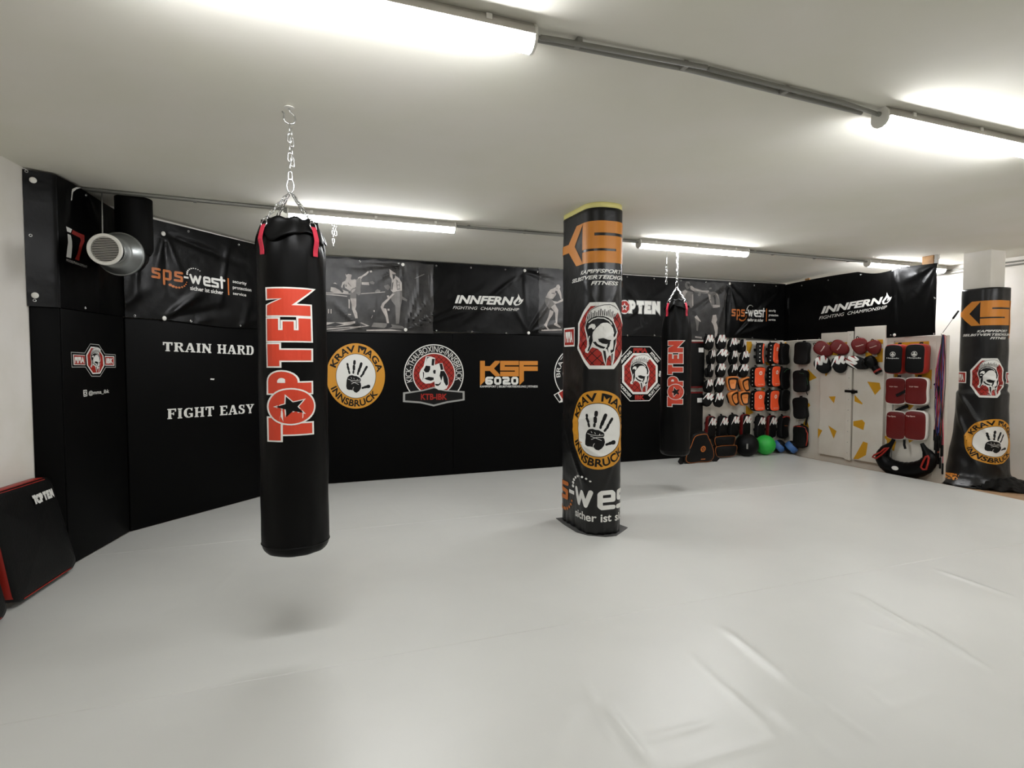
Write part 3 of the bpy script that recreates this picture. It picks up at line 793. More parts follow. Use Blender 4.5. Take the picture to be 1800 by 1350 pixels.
def make_bag(name, label, loc, H, R, zring, zhook, az0, text_az, text_z, text_h, small=None):
    t = thing(name, label, 'punching bag', loc)
    n = 64; rings = []
    def wob(a, z):
        k = max(0, (z-(H-.34))/.34)
        w_ = 0.006*noise.noise(Vector((math.cos(a)*3+loc[0], math.sin(a)*3, z*5)))
        return w_+k*k*.012*math.sin(a*8+1.3)+k*.008*noise.noise(Vector((math.cos(a)*9, math.sin(a)*9, z*9)))
    zs = [0, .006, .015, .03, .045, .06]+[.06+(H-.06-.0)*i/42 for i in range(1, 43)]
    def srf(a, z, o=0):
        r = bag_radius(z, H, R)+wob(a, z)+o
        return Vector((r*math.sin(a), -r*math.cos(a), z))
    bm = NB()
    rings = [[srf(-2*PI*k/n, z) for k in range(n)] for z in zs]
    # rolled top edge and sunken lid
    top = rings[-1]
    rings.append([Vector((p.x*.9, p.y*.9, H+.012+.006*math.sin(k*1.1))) for k, p in enumerate(top)])
    rings.append([Vector((p.x*.8, p.y*.8, H-.01)) for p in top])
    rings.append([Vector((p.x*.5, p.y*.5, H-.03)) for p in top])
    loft(bm, rings); obj('bag_shell', bm, 'bag_leather', t, smooth=True)
    # loose folded flap round the top
    bm = NB(); fr = []
    for j in range(9):
        q = j/8; ring = []
        for k in range(n):
            a = 2*PI*k/n; drop = .095+.022*math.sin(4*a+az0*4+.6)+.012*math.sin(9*a)
            z = H+.022-drop*q; rr = bag_radius(min(z, H), H, R)
            ring.append(Vector(((rr+.008+.010*q+.007*math.sin(7*a+q*2))*math.sin(a), -(rr+.008+.010*q+.007*math.sin(7*a+q*2))*math.cos(a), z+.006*math.sin(11*a))))
        fr.append(ring)
    inner = [[Vector((p.x*.955, p.y*.955, p.z)) for p in ring] for ring in reversed(fr)]
    allr = fr+inner+[fr[0]]
    loft(bm, allr, cap=(False, False)); bmesh.ops.remove_doubles(bm, verts=bm.verts, dist=1e-5)
    obj('top_flap', bm, 'bag_leather', t, smooth=True)
    # bottom seam
    bm = NB(); tube(bm, [srf(2*PI*k/n, .052, .001) for k in range(n)], .003, 6, closed=True); obj('seam', bm, 'bag_leather', t, smooth=True)
    ring_z = zring-loc[2]
    for i in range(4):
        a = az0+i*PI/2
        s = obj_strap(t, a, H, R)
        # D ring and chain up to the swivel ring
        rr = bag_radius(H-.03, H, R)+.022
        p0 = Vector((rr*math.sin(a), -rr*math.cos(a), H-.015))
        bm = NB(); u = Vector((math.cos(a), math.sin(a), 0)); pts = []
        for k in range(14):
            q = 2*PI*k/14; pts.append(p0+u*.020*math.cos(q)+Vector((0, 0, 1))*.022*math.sin(q)-Vector((math.sin(a), -math.cos(a), 0))*.3*.022*math.sin(q))
        tube(bm, pts, .0028, 6, closed=True); obj('ring', bm, 'steel', s, smooth=True)
        bm = NB(); chain(bm, p0+Vector((0, 0, .016)), (.012*math.sin(a), -.012*math.cos(a), ring_z-.012), .034, .019, .0026)
        obj('chain', bm, 'steel', t, smooth=True, label='steel hanging chain')
    # carabiner
    bm = NB(); pts = []
    for k in range(20):
        q = 2*PI*k/20; pts.append(Vector((.017*math.cos(q), 0, ring_z+.028+.036*math.sin(q))))
    bm2 = bm; tube(bm2, pts, .0038, 8, closed=True); obj('carabiner', bm2, 'steel', t, smooth=True)
    hz = zhook-loc[2]
    bm = NB(); chain(bm, (0, 0, ring_z+.055), (0, 0, hz-.06), .052, .026, .0036)
    chain(bm, (.012, .008, ring_z+.13), (.010, .006, hz-.075), .052, .024, .0036)
    obj('chain', bm, 'steel', t, smooth=True, label='doubled main chain')
    # ceiling eye hook
    bm = NB()
    pts = [(0, 0, hz+.05), (0, 0, hz+.012), (.006, 0, hz), (.024, 0, hz-.014), (.030, 0, hz-.035), (.020, 0, hz-.056), (0, 0, hz-.062), (-.020, 0, hz-.052), (-.027, 0, hz-.034), (-.024, 0, hz-.012), (-.034, 0, hz-.002)]
    tube(bm, pts, .0042, 8); obj('hook', bm, 'steel', t, smooth=True)
    bm = NB(); lathe(bm, [(.026, 0), (.026, .003), (.012, .010)], 24); bm.transform(Matrix.Translation((0, 0, CE-loc[2]-.010)))
    obj('ceiling_plate', bm, 'white_plastic', t, smooth=True, auto=40)
    # lettering wrapped on the shell: text runs upwards
    p = Print()
    k = text_h; z0 = text_z
    ln = small
    p.T = lambda a, b: (text_az[0]+(1-b)*(text_az[1]-text_az[0]), z0+a/4.56*ln)
    top_ten(p, 'bag_red' if name else '', 'ink_white')
    return t, p, srf
def obj_strap(t, a, H, R):
    bm = NB(); rings = []
    for j in range(9):
        z = H-.018-.150*j/8; rr = bag_radius(min(max(z, .1), H), H, R)+(.027 if z > H-.09 else .027-.018*min(1, (H-.09-z)/.05))
        c = Vector((rr*math.sin(a), -rr*math.cos(a), z)); u = Vector((math.cos(a), math.sin(a), 0)); nn = Vector((math.sin(a), -math.cos(a), 0))
        rings.append([c-u*.0135, c+u*.0135, c+u*.0135+nn*.004, c-u*.0135+nn*.004])
    loft(bm, rings); return obj('strap', bm, 'red_strap', t, label='red webbing strap')
def bagsurf(t, srf):
    mw = W(t)
    return lambda a, z, o: mw @ srf(a, z, o)
b1, pr, sf = make_bag('punching_bag', 'large black punching bag with red lettering, nearest the camera', (-.012, 3.216, .49), 1.70, .168, 2.375, CE-.03, math.radians(-50), (math.radians(-44), math.radians(30)), .605, .21, .757)
pr.build('lettering', bagsurf(b1, sf), b1, step=.12, vstep=.2, label='red lettering with white outline and black star')
b1['group'] = 'punching bags'
BT[:] = [.42, .40]
b2, pr, sf = make_bag('punching_bag', 'far black punching bag hanging before the glove wall', (4.105, 5.475, .40), 1.76, .168, 2.33, CE-.03, math.radians(-80), (math.radians(-67), math.radians(-10)), .57, .16, .74)
pr.build('lettering', bagsurf(b2, sf), b2, step=.12, vstep=.2, label='red lettering with white outline and black star')
b2['group'] = 'punching bags'
# spare chain ends hanging from the ceiling
hc = thing('chain', 'short spare chain hanging from the ceiling right of the big bag', 'chain', (.346, 5.62, CE))
bm = NB(); chain(bm, (0, 0, -.02), (0, 0, -.26), .05, .026, .0034); chain(bm, (.022, 0, -.03), (.022, 0, -.15), .05, .026, .0034); obj('links', bm, 'steel', hc, smooth=True)
bm = NB(); tube(bm, [(0, 0, 0), (0, 0, -.02), (.012, 0, -.03), (.022, 0, -.02), (.022, 0, 0)], .004, 8); obj('hook', bm, 'steel', hc, smooth=True)
hc = thing('chain', 'short loose chain beside the far bag chain', 'chain', (4.02, 5.56, CE))
x_ = 0
bm = NB(); chain(bm, (0, 0, -.24), (0, 0, -.44), .05, .026, .0034); obj('links', bm, 'steel', hc, smooth=True)
bm = NB(); tube(bm, [(.005, 0, 0), (.005, 0, -.2), (0, 0, -.24)], .0035, 8); obj('wire', bm, 'steel', hc, smooth=True)

# ================================================================== PADDED PILLARS
def rrect(cx, cy, hw, hd, r):
    """closed outline by arc length; s=0 mid of the front (-y) side, + towards +x.  returns f(s)->(x,y,nx,ny), perimeter"""
    a, b = hw-r, hd-r; q = PI*r/2
    per = 4*a+4*b+4*q
    def f(s):
        s = s % per
        segs = [(a, 'l', (0, -hd), (1, 0), (0, -1)), (q, 'c', (a, -b), -PI/2), (2*b, 'l', (hw, -b), (0, 1), (1, 0)), (q, 'c', (a, b), 0), (2*a, 'l', (a, hd), (-1, 0), (0, 1)), (q, 'c', (-a, b), PI/2), (2*b, 'l', (-hw, b), (0, -1), (-1, 0)), (q, 'c', (-a, -b), PI), (a, 'l', (-a, -hd), (1, 0), (0, -1))]
        for g in segs:
            if s <= g[0]+1e-9:
                if g[1] == 'l': return (cx+g[2][0]+g[3][0]*s, cy+g[2][1]+g[3][1]*s, g[4][0], g[4][1])
                t = g[3]+s/r; return (cx+g[2][0]+r*math.cos(t), cy+g[2][1]+r*math.sin(t), math.cos(t), math.sin(t))
            s -= g[0]
        return (cx+0, cy-hd, 0, -1)
    return f, per
def wrap_surface(f, wr):
    def surf(s, z, o):
        x, y, nx, ny = f(s); k = wr(s, z)+o
        return Vector((x+nx*k, y+ny*k, z))
    return surf
def wrap_mesh(surf, per, z0, z1, ns=150, nz=110, th=.012):
    bm = NB()
    zs = [z0+(z1-z0)*i/nz for i in range(nz+1)]
    rings = [[surf(per*k/ns, z, 0) for k in range(ns)] for z in zs]
    rings += [[surf(per*k/ns, z, -th) for k in range(ns)] for z in reversed(zs)] + [rings[0]]
    loft(bm, rings, cap=(False, False)); bmesh.ops.remove_doubles(bm, verts=bm.verts, dist=1e-6); return bm
def sps_west(p, T, orange='ink_brown_orange', white='ink_white', tag_=True, wscale=1.0):
    """unit = x-height; logo runs x 0..8.2"""
    w_ = .27*wscale
    def st(pts, x, m):
        p.T = T; p.line([(a+x, b) for a, b in pts], w_, m, 0)
    s_ = [(.85, .95), (.12, .95), (.12, .56), (.8, .46), (.8, .05), (.05, .05)]
    for x in (0, 2.5): st(s_, x, orange)
    st([(.1, -.55), (.1, .95), (.72, .95), (.82, .85), (.82, .15), (.72, .05), (.1, .05)], 1.25, orange)
    p.rect(3.55, .45, 4.15, .68, white)
    st([(.05, .95), (.35, .1), (.65, .85), (.95, .1), (1.25, .95)], 4.35, white)
    st([(.12, .5), (.85, .5), (.85, .85), (.75, .95), (.22, .95), (.12, .85), (.12, .15), (.22, .05), (.85, .05)], 5.95, white)
    st([(.85, .95), (.12, .95), (.12, .56), (.8, .46), (.8, .05), (.05, .05)], 7.05, white)
    st([(.35, 1.3), (.35, 0)], 8.0, white); st([(.05, .95), (.75, .95)], 8.0, white)
    # dotted arcs
    for k in range(9):
        a = math.radians(185-k*17); r = .13-.008*k
        p.poly(circle(4.95+.95*math.cos(a), 1.05+.75*math.sin(a)*1.0, r, r*.75, n=12), white, 0)
    for k in range(8):
        a = math.radians(232+k*17); r = .19-.015*k
        p.poly(circle(2.75+1.15*math.cos(a), .15+.9*math.sin(a), r, r*.8, n=12), orange, 0)
    p.text('sicher ist sicher', 4.3, 8.5, -.82, -.32, white, 0, .02)
    if tag_:
        p.rect(9.2, -.75, 9.38, 1.35, orange)
        p.text('security', 9.9, 11.9, .75, 1.25, white, 0, .012); p.text('protection', 9.9, 12.6, .0, .52, white, 0, .012); p.text('service', 9.9, 11.8, -.62, -.26, white, 0, .012)
def pillar_prints(surf, parent, zk, hk, s_S, z_o, h_o, s_o, z_r, r_r, s_r, west=None, wo=1.0, step=.02):
    # block letters
    p = Print(.0011); u = hk/375
    p.T = lambda a, b: (s_S+(a-680)*u, zk-(b-335)*u)
    Kp = [(190-90, 335), (260-90, 335), (260-90, 465), (430, 465), (555, 335), (690, 335), (530, 522), (690, 710), (560, 710), (432, 582), (170, 582), (170, 825), (100, 925)]
    for q in ([(-60, 480), (400, 480), (560, 335), (690, 335), (530, 522), (690, 710), (560, 710), (400, 560), (-60, 560)], [(680, 335), (1135, 335), (1135, 442), (820, 442), (820, 468), (1135, 468), (1135, 710), (680, 710), (680, 605), (1030, 605), (1030, 583), (680, 583)],
              [(1150, 335), (1600, 335), (1600, 442), (1255, 442), (1255, 470), (1600, 470), (1600, 582), (1258, 582), (1258, 822), (1155, 918), (1150, 918)], [(-180, 335), (-60, 335), (-60, 825), (-180, 925)]):
        p.poly(q, 'ink_orange', 0)
    h_ = .036*hk/.375
    for i, (tx, w_, sx) in enumerate((('KAMPFSPORT', .46, s_S-.03*1), ('SELBSTVERTEIDIGUNG', .80, s_S-.19), ('FITNESS', .27, s_S+.10))):
        z = zk-hk-.055-i*.054*hk/.375
        p.T = lambda a, b: (a, b)
        p.text(tx, sx*1, sx+w_*hk/.375, z-h_, z, 'ink_white', 0, .03, .3)
    p.build('lettering', surf, parent, step=step, vstep=.025, base=.0035, label='large orange block lettering with white slogan')
    # octagon crest and side bars
    p = Print(.0011)
    T = lambda a, b: (s_o+(a-548)/885*h_o*wo, z_o+(697-b)/885*h_o)
    octagon_crest(p, T)
    p.T = lambda a, b: (s_o+a*wo, z_o+b)
    for sx, tx in ((-1, 'MMA'), (1, 'IBK')):
        x0 = sx*h_o*.54; x1 = sx*h_o*(.54+.34)
        lo, hi = min(x0, x1), max(x0, x1)
        p.rect(lo, -.15*h_o, hi, .15*h_o, 'ink_white', 0); p.rect(lo+.012, -.125*h_o, hi-.012, .125*h_o, 'pad_red', 1)
        p.text(tx, lo+.03, hi-.03, -.085*h_o, .085*h_o, 'ink_white', 2, .05)
    p.build('logo_print', surf, parent, step=step, vstep=.025, base=.0035, label='octagon crest with a crested helmet and red side bars')
    p = Print(.0011); p.T = lambda a, b: (s_r+a*r_r, z_r+b*r_r); krav(p)
    p.build('logo_print', surf, parent, step=step, vstep=.025, base=.0035, label='amber roundel with a black handprint')
    if west:
        p = Print(.0011); s0, z0, u2, v2 = west
        sps_west(p, lambda a, b: (s0+a*u2, z0+b*v2), tag_=False)
        p.build('lettering', surf, parent, step=step, vstep=.025, base=.0035, label='orange and white lettering')
PC = (2.475, 4.52)
f1, per1 = rrect(PC[0], PC[1], .178, .325, .15)
def wr1(s, z):
    k = 0.004*noise.noise(Vector((s*6, z*5, 0)))
    k += .006*math.exp(-((z-.85)/.5)**2)*noise.noise(Vector((s*5, z*16+s*4, 3)))
    k += .008*math.exp(-(z/.30)**2)*noise.noise(Vector((s*24, z*5, 7)))
    if z < .10: k += .010*(1-z/.1)*(.5+.5*math.sin(s*70+3*math.sin(s*9)))-.012*(1-z/.1)
    for (sc_, zc_, an, ln, am) in ((.02, 2.0, 1.1, .35, .008), (-.1, 1.95, 2.2, .3, .007), (.03, 1.72, .5, .3, .007), (-.35, 1.6, .4, .3, .008), (-.2, .75, -.5, .35, .008), (-.4, .62, -.9, .35, .010), (.02, .58, 1.2, .3, .008), (-.3, .98, .2, .35, .006), (-.28, .5, -.7, .3, .008)):
        ds, dz = s-sc_, z-zc_; ca, sa = math.cos(an), math.sin(an)
        al, pe = ds*ca+dz*sa, -ds*sa+dz*ca
        if abs(al) < ln: k += am*math.exp(-(pe/.018)**2)*(1-(al/ln)**2)
    return k
surf1 = wrap_surface(lambda s: f1(s), lambda s, z: wr1(((s+per1/2) % per1)-per1/2, z))
pl = thing('padded_pillar', 'central pillar padded and wrapped in black vinyl with club logos', 'pillar', (PC[0], PC[1], 0))
obj('vinyl_wrap', wrap_mesh(surf1, per1, .002, CE-.045), 'wrap_vinyl', pl, world=True, smooth=True)
bm = wrap_mesh(wrap_surface(f1, lambda s, z: -.004), per1, CE-.046, CE-.001, nz=2); obj('foam_ring', bm, 'foam', pl, world=True, smooth=True, label='yellow foam edge at the top')
slab('wall_pillar', [(PC[0]-.12, PC[1]-.26), (PC[0]+.12, PC[1]-.26), (PC[0]+.12, PC[1]+.26), (PC[0]-.12, PC[1]+.26)], FZ, CE, 'plaster', struct=True)
pillar_prints(surf1, pl, 2.655, .345, -.27, 1.70, .56, -.075, .905, .335, -.10, west=(-1.10, .235, .168, .142), wo=1.1)
bm = NB(); loft(bm, [[Vector((PC[0]+x*q, PC[1]+y*q, z)) for x, y in ((-.22, -.16), (-.17, -.27), (-.05, -.36), (.05, -.37), (.17, -.28), (.27, -.20), (.24, -.02), (.20, .28), (-.20, .30), (-.22, .1))] for q, z in ((1, .001), (1, .005))]); obj('base_flap', bm, mat('tape_grey', '4a4a48', .6).name, pl, world=True, label='dark grey tape flaps at the foot')

# ================================================================== BANNERS
mat('banner_vinyl', '080808', .33, spec=.3, bump=(14, .25, .008))
mat('photo_ground', '1d1c1b', .4, spec=.35, var=('393735', 7))
mat('photo_light', 'b3aba4', .5, var=('8d8680', 9))
mat('photo_mid', '6e6a66', .5, var=('56534f', 9))
mat('photo_dark', '151413', .5)
class Banner:
    def __init__(s, path, z0, z1, folds, px_i=0, seed=0, top=None, bot=None, off=.012):
        s.P = [Vector((a, b, 0)) for a, b in path]; s.z0, s.z1 = z0, z1; s.seed = seed; s.off = off
        s.seg = []; u = 0
        for a, b in zip(s.P, s.P[1:]):
            d = (b-a); l = d.length; d.normalize(); s.seg.append((u, l, a, d, Vector((d.y, -d.x, 0)))); u += l
        s.len = u; s.top = top or (lambda u: z1); s.bot = bot or (lambda u: z0)
        s.folds = []
        for (x1, y1, x2, y2, wd, am) in folds:
            a, b = s.px(x1, y1, px_i), s.px(x2, y2, px_i); s.folds.append((a[0], a[1], b[0]-a[0], b[1]-a[1], wd, am))
    def px(s, x, y, i=0):
        u, l, a, d, n = s.seg[i]; p = hit(x, y, a, n); return (u+(p-a).dot(d), p.z)
    def disp(s, u, z):
        k = .006*noise.noise(Vector((u*2.2, z*2.2, s.seed)))+.003*noise.noise(Vector((u*7, z*5, s.seed+4)))
        k += .0015*noise.noise(Vector((u*25, z*14, s.seed+8)))
        for ax, az, dx, dz, wd, am in s.folds:
            l2 = dx*dx+dz*dz; t = ((u-ax)*dx+(z-az)*dz)/l2
            if 0 < t < 1:
                d_ = ((u-ax)*-dz+(z-az)*dx)/math.sqrt(l2); w_ = .012+wd*t
                if abs(d_) < 3*w_: k += 1.5*am*math.exp(-(d_/w_)**2)*min(1, t*6)*(1-t)**.7
        e = min(1, max(0, (s.z1-z)/.05))*min(1, max(0, (z-s.z0)/.05))
        return k*(.3+.7*e)+s.off
    def surf(s, u, z, o=0):
        g = s.seg[0]
        for q in s.seg:
            if u >= q[0]-1e-9: g = q
        return g[2]+g[3]*(u-g[0])+g[4]*(s.disp(u, z)+o)+Vector((0, 0, z))
    def make(s, label, base, du=.022, dz=.022, cat='banner'):
        t = thing('banner', label, cat, base)
        bm = NB(); nu = max(2, int(s.len/du)); nz = int((s.z1-s.z0)/dz)
        us = sorted(set([s.len*i/nu for i in range(nu+1)]+[g[0] for g in s.seg]))
        F = [[bm.verts.new(s.surf(u, s.bot(u)+(s.top(u)-s.bot(u))*j/nz)) for j in range(nz+1)] for u in us]
        for i in range(len(us)-1):
            for j in range(nz): bm.faces.new((F[i][j], F[i+1][j], F[i+1][j+1], F[i][j+1]))
        # thin hem backing gives the sheet its thickness
        r = bmesh.ops.solidify(bm, geom=bm.faces[:], thickness=.003)
        obj('sheet', bm, 'banner_vinyl', t, world=True, smooth=True, auto=60)
        return t
    def grommets(s, t, pts, big, i=0):
        def place(x, y, r, nm, m):
            u, z = s.px(x, y, i); u = min(max(u, .015), s.len-.015); z = min(max(z, s.bot(u)+.012), s.top(u)-.012)
            c = s.surf(u, z, .002); g = s.seg[0]
            for q in s.seg:
                if u >= q[0]-1e-9: g = q
            bm = NB()
            if nm == 'grommet': lathe(bm, [(r*.5, 0), (r*.55, .003), (r*.8, .004), (r, .002), (r, 0)], 16, cap=(False, False))
            else: lathe(bm, [(r, 0), (r, .002), (r*.8, .005), (.001, .006)], 18)
            z_ = g[4]; x_ = g[3]; y_ = z_.cross(x_)
            m4 = Matrix((x_, y_, z_)).transposed().to_4x4(); m4.translation = c
            bm.transform(m4); obj(nm, bm, m, t, world=True, smooth=True)
        for x, y in pts: place(x, y, .011, 'grommet', 'steel')
        for x, y in big: place(x, y, .021, 'washer', 'white_plastic')

def photo(p, B, x0, y0, x1, y1, i=0, edge=14):
    """printed photograph: grey ground with a ragged soft border"""
    a, b = B.px(x0, y1, i), B.px(x1, y0, i); random.seed(int(x0))
    P = []
    for k in range(edge): P.append((a[0]+(b[0]-a[0])*k/edge, a[1]))
    for k in range(edge): P.append((b[0]-random.uniform(0, .02), a[1]+(b[1]-a[1])*k/edge))
    for k in range(edge): P.append((b[0]-(b[0]-a[0])*k/edge, b[1]-random.uniform(0, .03)))
    for k in range(edge): P.append((a[0]+random.uniform(0, .02), b[1]-(b[1]-a[1])*k/edge))
    p.T = lambda u, v: (u, v); p.poly(P, 'photo_ground', 0)

# ---- back wall banner
top_b = [B_ for B_ in ()]
folds_b = [(712, 581, 868, 500, .05, .016), (712, 581, 850, 535, .025, .012), (712, 581, 800, 470, .06, .010), (712, 581, 745, 480, .03, .010), (707, 466, 600, 470, .05, -.012), (707, 466, 655, 500, .02, .008), (707, 466, 700, 570, .02, .009),
           (921, 477, 800, 575, .045, .014), (921, 477, 870, 520, .03, -.010), (921, 477, 925, 580, .025, .010), (928, 585, 985, 500, .05, .014), (928, 585, 880, 500, .03, .008), (928, 585, 1000, 560, .03, .010), (921, 477, 985, 500, .04, .010),
           (1100, 560, 1180, 500, .06, .010), (1095, 500, 1160, 580, .06, -.008), (1281, 500, 1276, 590, .012, -.022), (1281, 500, 1255, 590, .03, .012), (1281, 500, 1300, 580, .02, .012), (1281, 500, 1330, 560, .05, .010), (1288, 592, 1370, 515, .03, .018), (1288, 592, 1345, 525, .012, -.010),
           (1288, 592, 1385, 560, .05, .010), (1281, 500, 1200, 560, .05, -.010), (1383, 505, 1385, 600, .010, .018), (640, 584, 575, 520, .05, .010), (755, 470, 760, 580, .02, -.008), (737, 470, 738, 580, .02, .008)]
BB = Banner([(.05, 7.155), (7.485, 7.155)], 1.845, 2.715, folds_b, seed=1, bot=lambda u: 1.845+.015*math.sin(u*1.3)-.03*max(0, u-5.4)/2, top=lambda u: 2.726+.008*math.sin(u*.9))
bb = BB.make('long black printed banner above the logo wall, with fighter photos', (3.7, 7.14, 1.845))
def c5(x, y): return (560+x/2.934, 420+y/2.934)
def c8(x, y): return (1080+x/5.294, 420+y/5.294)
BB.grommets(bb, [c5(*t) for t in [(213, 116), (413, 127), (606, 139), (784, 149), (961, 159), (1128, 170), (607, 484), (790, 487), (967, 490)]]+[c8(*t) for t in [(113, 355), (365, 371), (617, 388), (848, 403), (1295, 433), (1497, 441), (117, 903), (367, 908), (1277, 934), (1492, 939)]],
            [c5(434, 133), c5(1061, 164), c5(448, 470), c5(1081, 485), c8(1068, 417)])
def q6(x, y): return BB.px(570+x/9.474, 470+y/9.474)
p = Print(); photo(p, BB, 545, 462, 762, 583)
p.T = q6
L_, D_, G_ = 'photo_light', 'photo_dark', 'photo_mid'
for q, m_, l_ in [
  ([(20, 1000), (200, 985), (420, 960), (560, 920), (500, 900), (300, 920), (20, 915)], L_, 2), ([(40, 960), (180, 920), (330, 950), (180, 985), (40, 990)], D_, 3),
  ([(20, 1020), (400, 990), (700, 975), (590, 925), (620, 920), (750, 975), (300, 1050), (20, 1060)], L_, 2), ([(20, 1040), (420, 1005), (440, 1015), (20, 1062)], D_, 3),
  ([(820, 920), (1000, 930), (1300, 980), (1340, 1020), (1000, 1010), (780, 990)], G_, 1), ([(700, 1040), (1100, 1030), (1300, 1060), (700, 1060)], L_, 1),
  # ropes and crowd
  ([(20, 418), (240, 425), (440, 440), (440, 452), (240, 442), (20, 432)], L_, 2), ([(20, 445), (200, 455), (380, 478), (380, 490), (180, 472), (20, 456)], L_, 2),
  ([(610, 435), (830, 420), (1010, 405), (1010, 415), (830, 432), (610, 447)], L_, 2),
  ([(100, 400), (110, 330), (200, 345), (290, 370), (400, 410), (400, 435), (200, 430)], L_, 1), ([(95, 310), (150, 250), (230, 300), (320, 400), (300, 430), (250, 380), (180, 340)], D_, 3), ([(145, 270), (180, 255), (215, 285), (180, 275)], L_, 4),
  ([(400, 530), (425, 540), (420, 690), (405, 680)], L_, 2), ([(620, 250), (740, 250), (745, 300), (620, 290)], L_, 2), ([(750, 245), (800, 230), (838, 260), (820, 285), (770, 280)], G_, 2),
  ([(990, 310), (1060, 285), (1100, 330), (1060, 385), (1010, 350)], G_, 2), ([(840, 400), (880, 365), (930, 385), (925, 420), (850, 420)], G_, 2),
  # kicking fighter
  ([(350, 110), (390, 88), (440, 95), (455, 140), (440, 190), (400, 200), (365, 170)], L_, 4), ([(348, 105), (390, 84), (445, 92), (450, 125), (400, 112), (365, 130)], D_, 5),
  ([(365, 180), (440, 190), (450, 210), (510, 200), (545, 230), (560, 170), (620, 145), (690, 95), (730, 60), (740, 85), (700, 130), (640, 160), (610, 200), (612, 260), (600, 340), (560, 360), (520, 330), (430, 400), (340, 340), (335, 270), (310, 300), (300, 350), (280, 330), (300, 250), (350, 225)], L_, 4),
  ([(740, 55), (745, 10), (800, 5), (810, 60), (790, 110), (750, 100)], D_, 5), ([(750, 60), (790, 55), (795, 85), (760, 90)], L_, 6),
  ([(530, 200), (600, 180), (610, 260), (600, 350), (560, 355), (525, 330)], G_, 5), ([(430, 395), (470, 350), (530, 335), (600, 350), (605, 450), (570, 470), (530, 440), (530, 520), (430, 520)], G_, 5), ([(445, 395), (480, 365), (520, 360), (500, 400), (460, 430)], L_, 6),
  ([(430, 520), (530, 520), (530, 640), (515, 700), (545, 760), (555, 850), (515, 855), (490, 780), (460, 700), (455, 620)], L_, 4), ([(510, 850), (560, 850), (570, 900), (545, 940), (530, 970), (490, 960), (512, 920)], D_, 5),
  ([(345, 280), (380, 300), (370, 330), (345, 320)], G_, 5), ([(395, 250), (450, 320), (440, 325), (390, 270)], G_, 5),
  # second fighter
  ([(1080, 30), (1130, 70), (1185, 100), (1180, 140), (1240, 180), (1285, 260), (1290, 390), (1200, 400), (1140, 420), (1105, 380), (1120, 280), (1120, 200), (1090, 150), (1085, 90)], L_, 3), ([(1130, 110), (1180, 115), (1170, 180), (1140, 210)], D_, 4), ([(1150, 240), (1130, 380), (1115, 370), (1130, 260)], D_, 4), ([(1190, 200), (1250, 240), (1260, 370), (1210, 380)], G_, 4),
  ([(1140, 420), (1200, 395), (1290, 395), (1295, 520), (1270, 650), (1240, 940), (1190, 940), (1180, 640), (1120, 560), (1100, 500)], G_, 3),
  ([(1130, 440), (1170, 440), (1060, 560), (1000, 620), (980, 680), (1030, 690), (1055, 800), (1075, 930), (1040, 930), (1020, 830), (960, 720), (935, 660), (960, 600), (1050, 520)], L_, 4), ([(1045, 935), (1100, 935), (1130, 985), (1100, 1005), (990, 1020), (1030, 985)], D_, 5),
  ([(1290, 480), (1380, 540), (1370, 570), (1300, 540)], G_, 2), ([(1040, 470), (1075, 470), (1075, 505), (1045, 505)], L_, 3), ([(1050, 690), (1085, 690), (1085, 725), (1052, 722)], L_, 3),
  ([(62, 695), (78, 695), (78, 768), (62, 768)], L_, 3), ([(104, 697), (120, 697), (120, 770), (104, 770)], L_, 3), ([(395, 778), (445, 778), (445, 795), (395, 795)], L_, 3),
  ([(800, 798), (805, 800), (785, 850), (778, 848)], L_, 3), ([(815, 715), (840, 715), (838, 745), (818, 742)], L_, 3), ([(1500, 185), (1660, 110), (1668, 120), (1510, 190)], G_, 2)]:
    p.poly(q, m_, l_)
p.build('photo_print', BB.surf, bb, step=.03, vstep=.03, base=.0022, label='grey printed photo of two kickboxers')
def q7(x, y): return BB.px(930+x/12.27, 480+y/12.27)
p = Print(); photo(p, BB, 945, 476, 1075, 584); p.T = q7
for q, m_, l_ in [
  ([(560, 310), (590, 255), (630, 250), (660, 300), (650, 340), (620, 350)], L_, 3), ([(560, 310), (590, 340), (650, 350), (680, 430), (695, 560), (670, 560), (640, 470), (590, 400), (560, 480), (500, 560), (440, 560), (345, 530), (400, 420), (450, 360)], L_, 3), ([(560, 380), (600, 400), (580, 450), (545, 420)], D_, 4), ([(470, 430), (540, 430), (530, 450), (470, 445)], D_, 4),
  ([(345, 545), (480, 570), (560, 670), (470, 740), (420, 780), (350, 690), (330, 600)], G_, 3), ([(490, 600), (600, 620), (735, 545), (735, 600), (620, 650), (550, 670)], L_, 4),
  ([(460, 740), (550, 670), (620, 800), (600, 1000), (590, 1090), (680, 1170), (650, 1180), (520, 1120), (530, 1080), (560, 1070), (550, 860), (510, 800)], L_, 4), ([(440, 790), (520, 830), (500, 900), (430, 1000), (390, 1080), (370, 1150), (430, 1220), (390, 1215), (305, 1120), (340, 1080), (400, 960)], L_, 3),
  ([(250, 1225), (700, 1205), (700, 1240), (260, 1250)], L_, 2), ([(200, 1270), (700, 1255), (700, 1300), (220, 1300)], D_, 2)]:
    p.poly(q, m_, l_)
p.build('photo_print', BB.surf, bb, step=.03, vstep=.03, base=.0022, label='grey printed photo of a bending fighter')
def q8(x, y): return BB.px(1190+x/10.38, 480+y/10.38)
p = Print(); photo(p, BB, 1190, 496, 1276, 598); p.T = q8
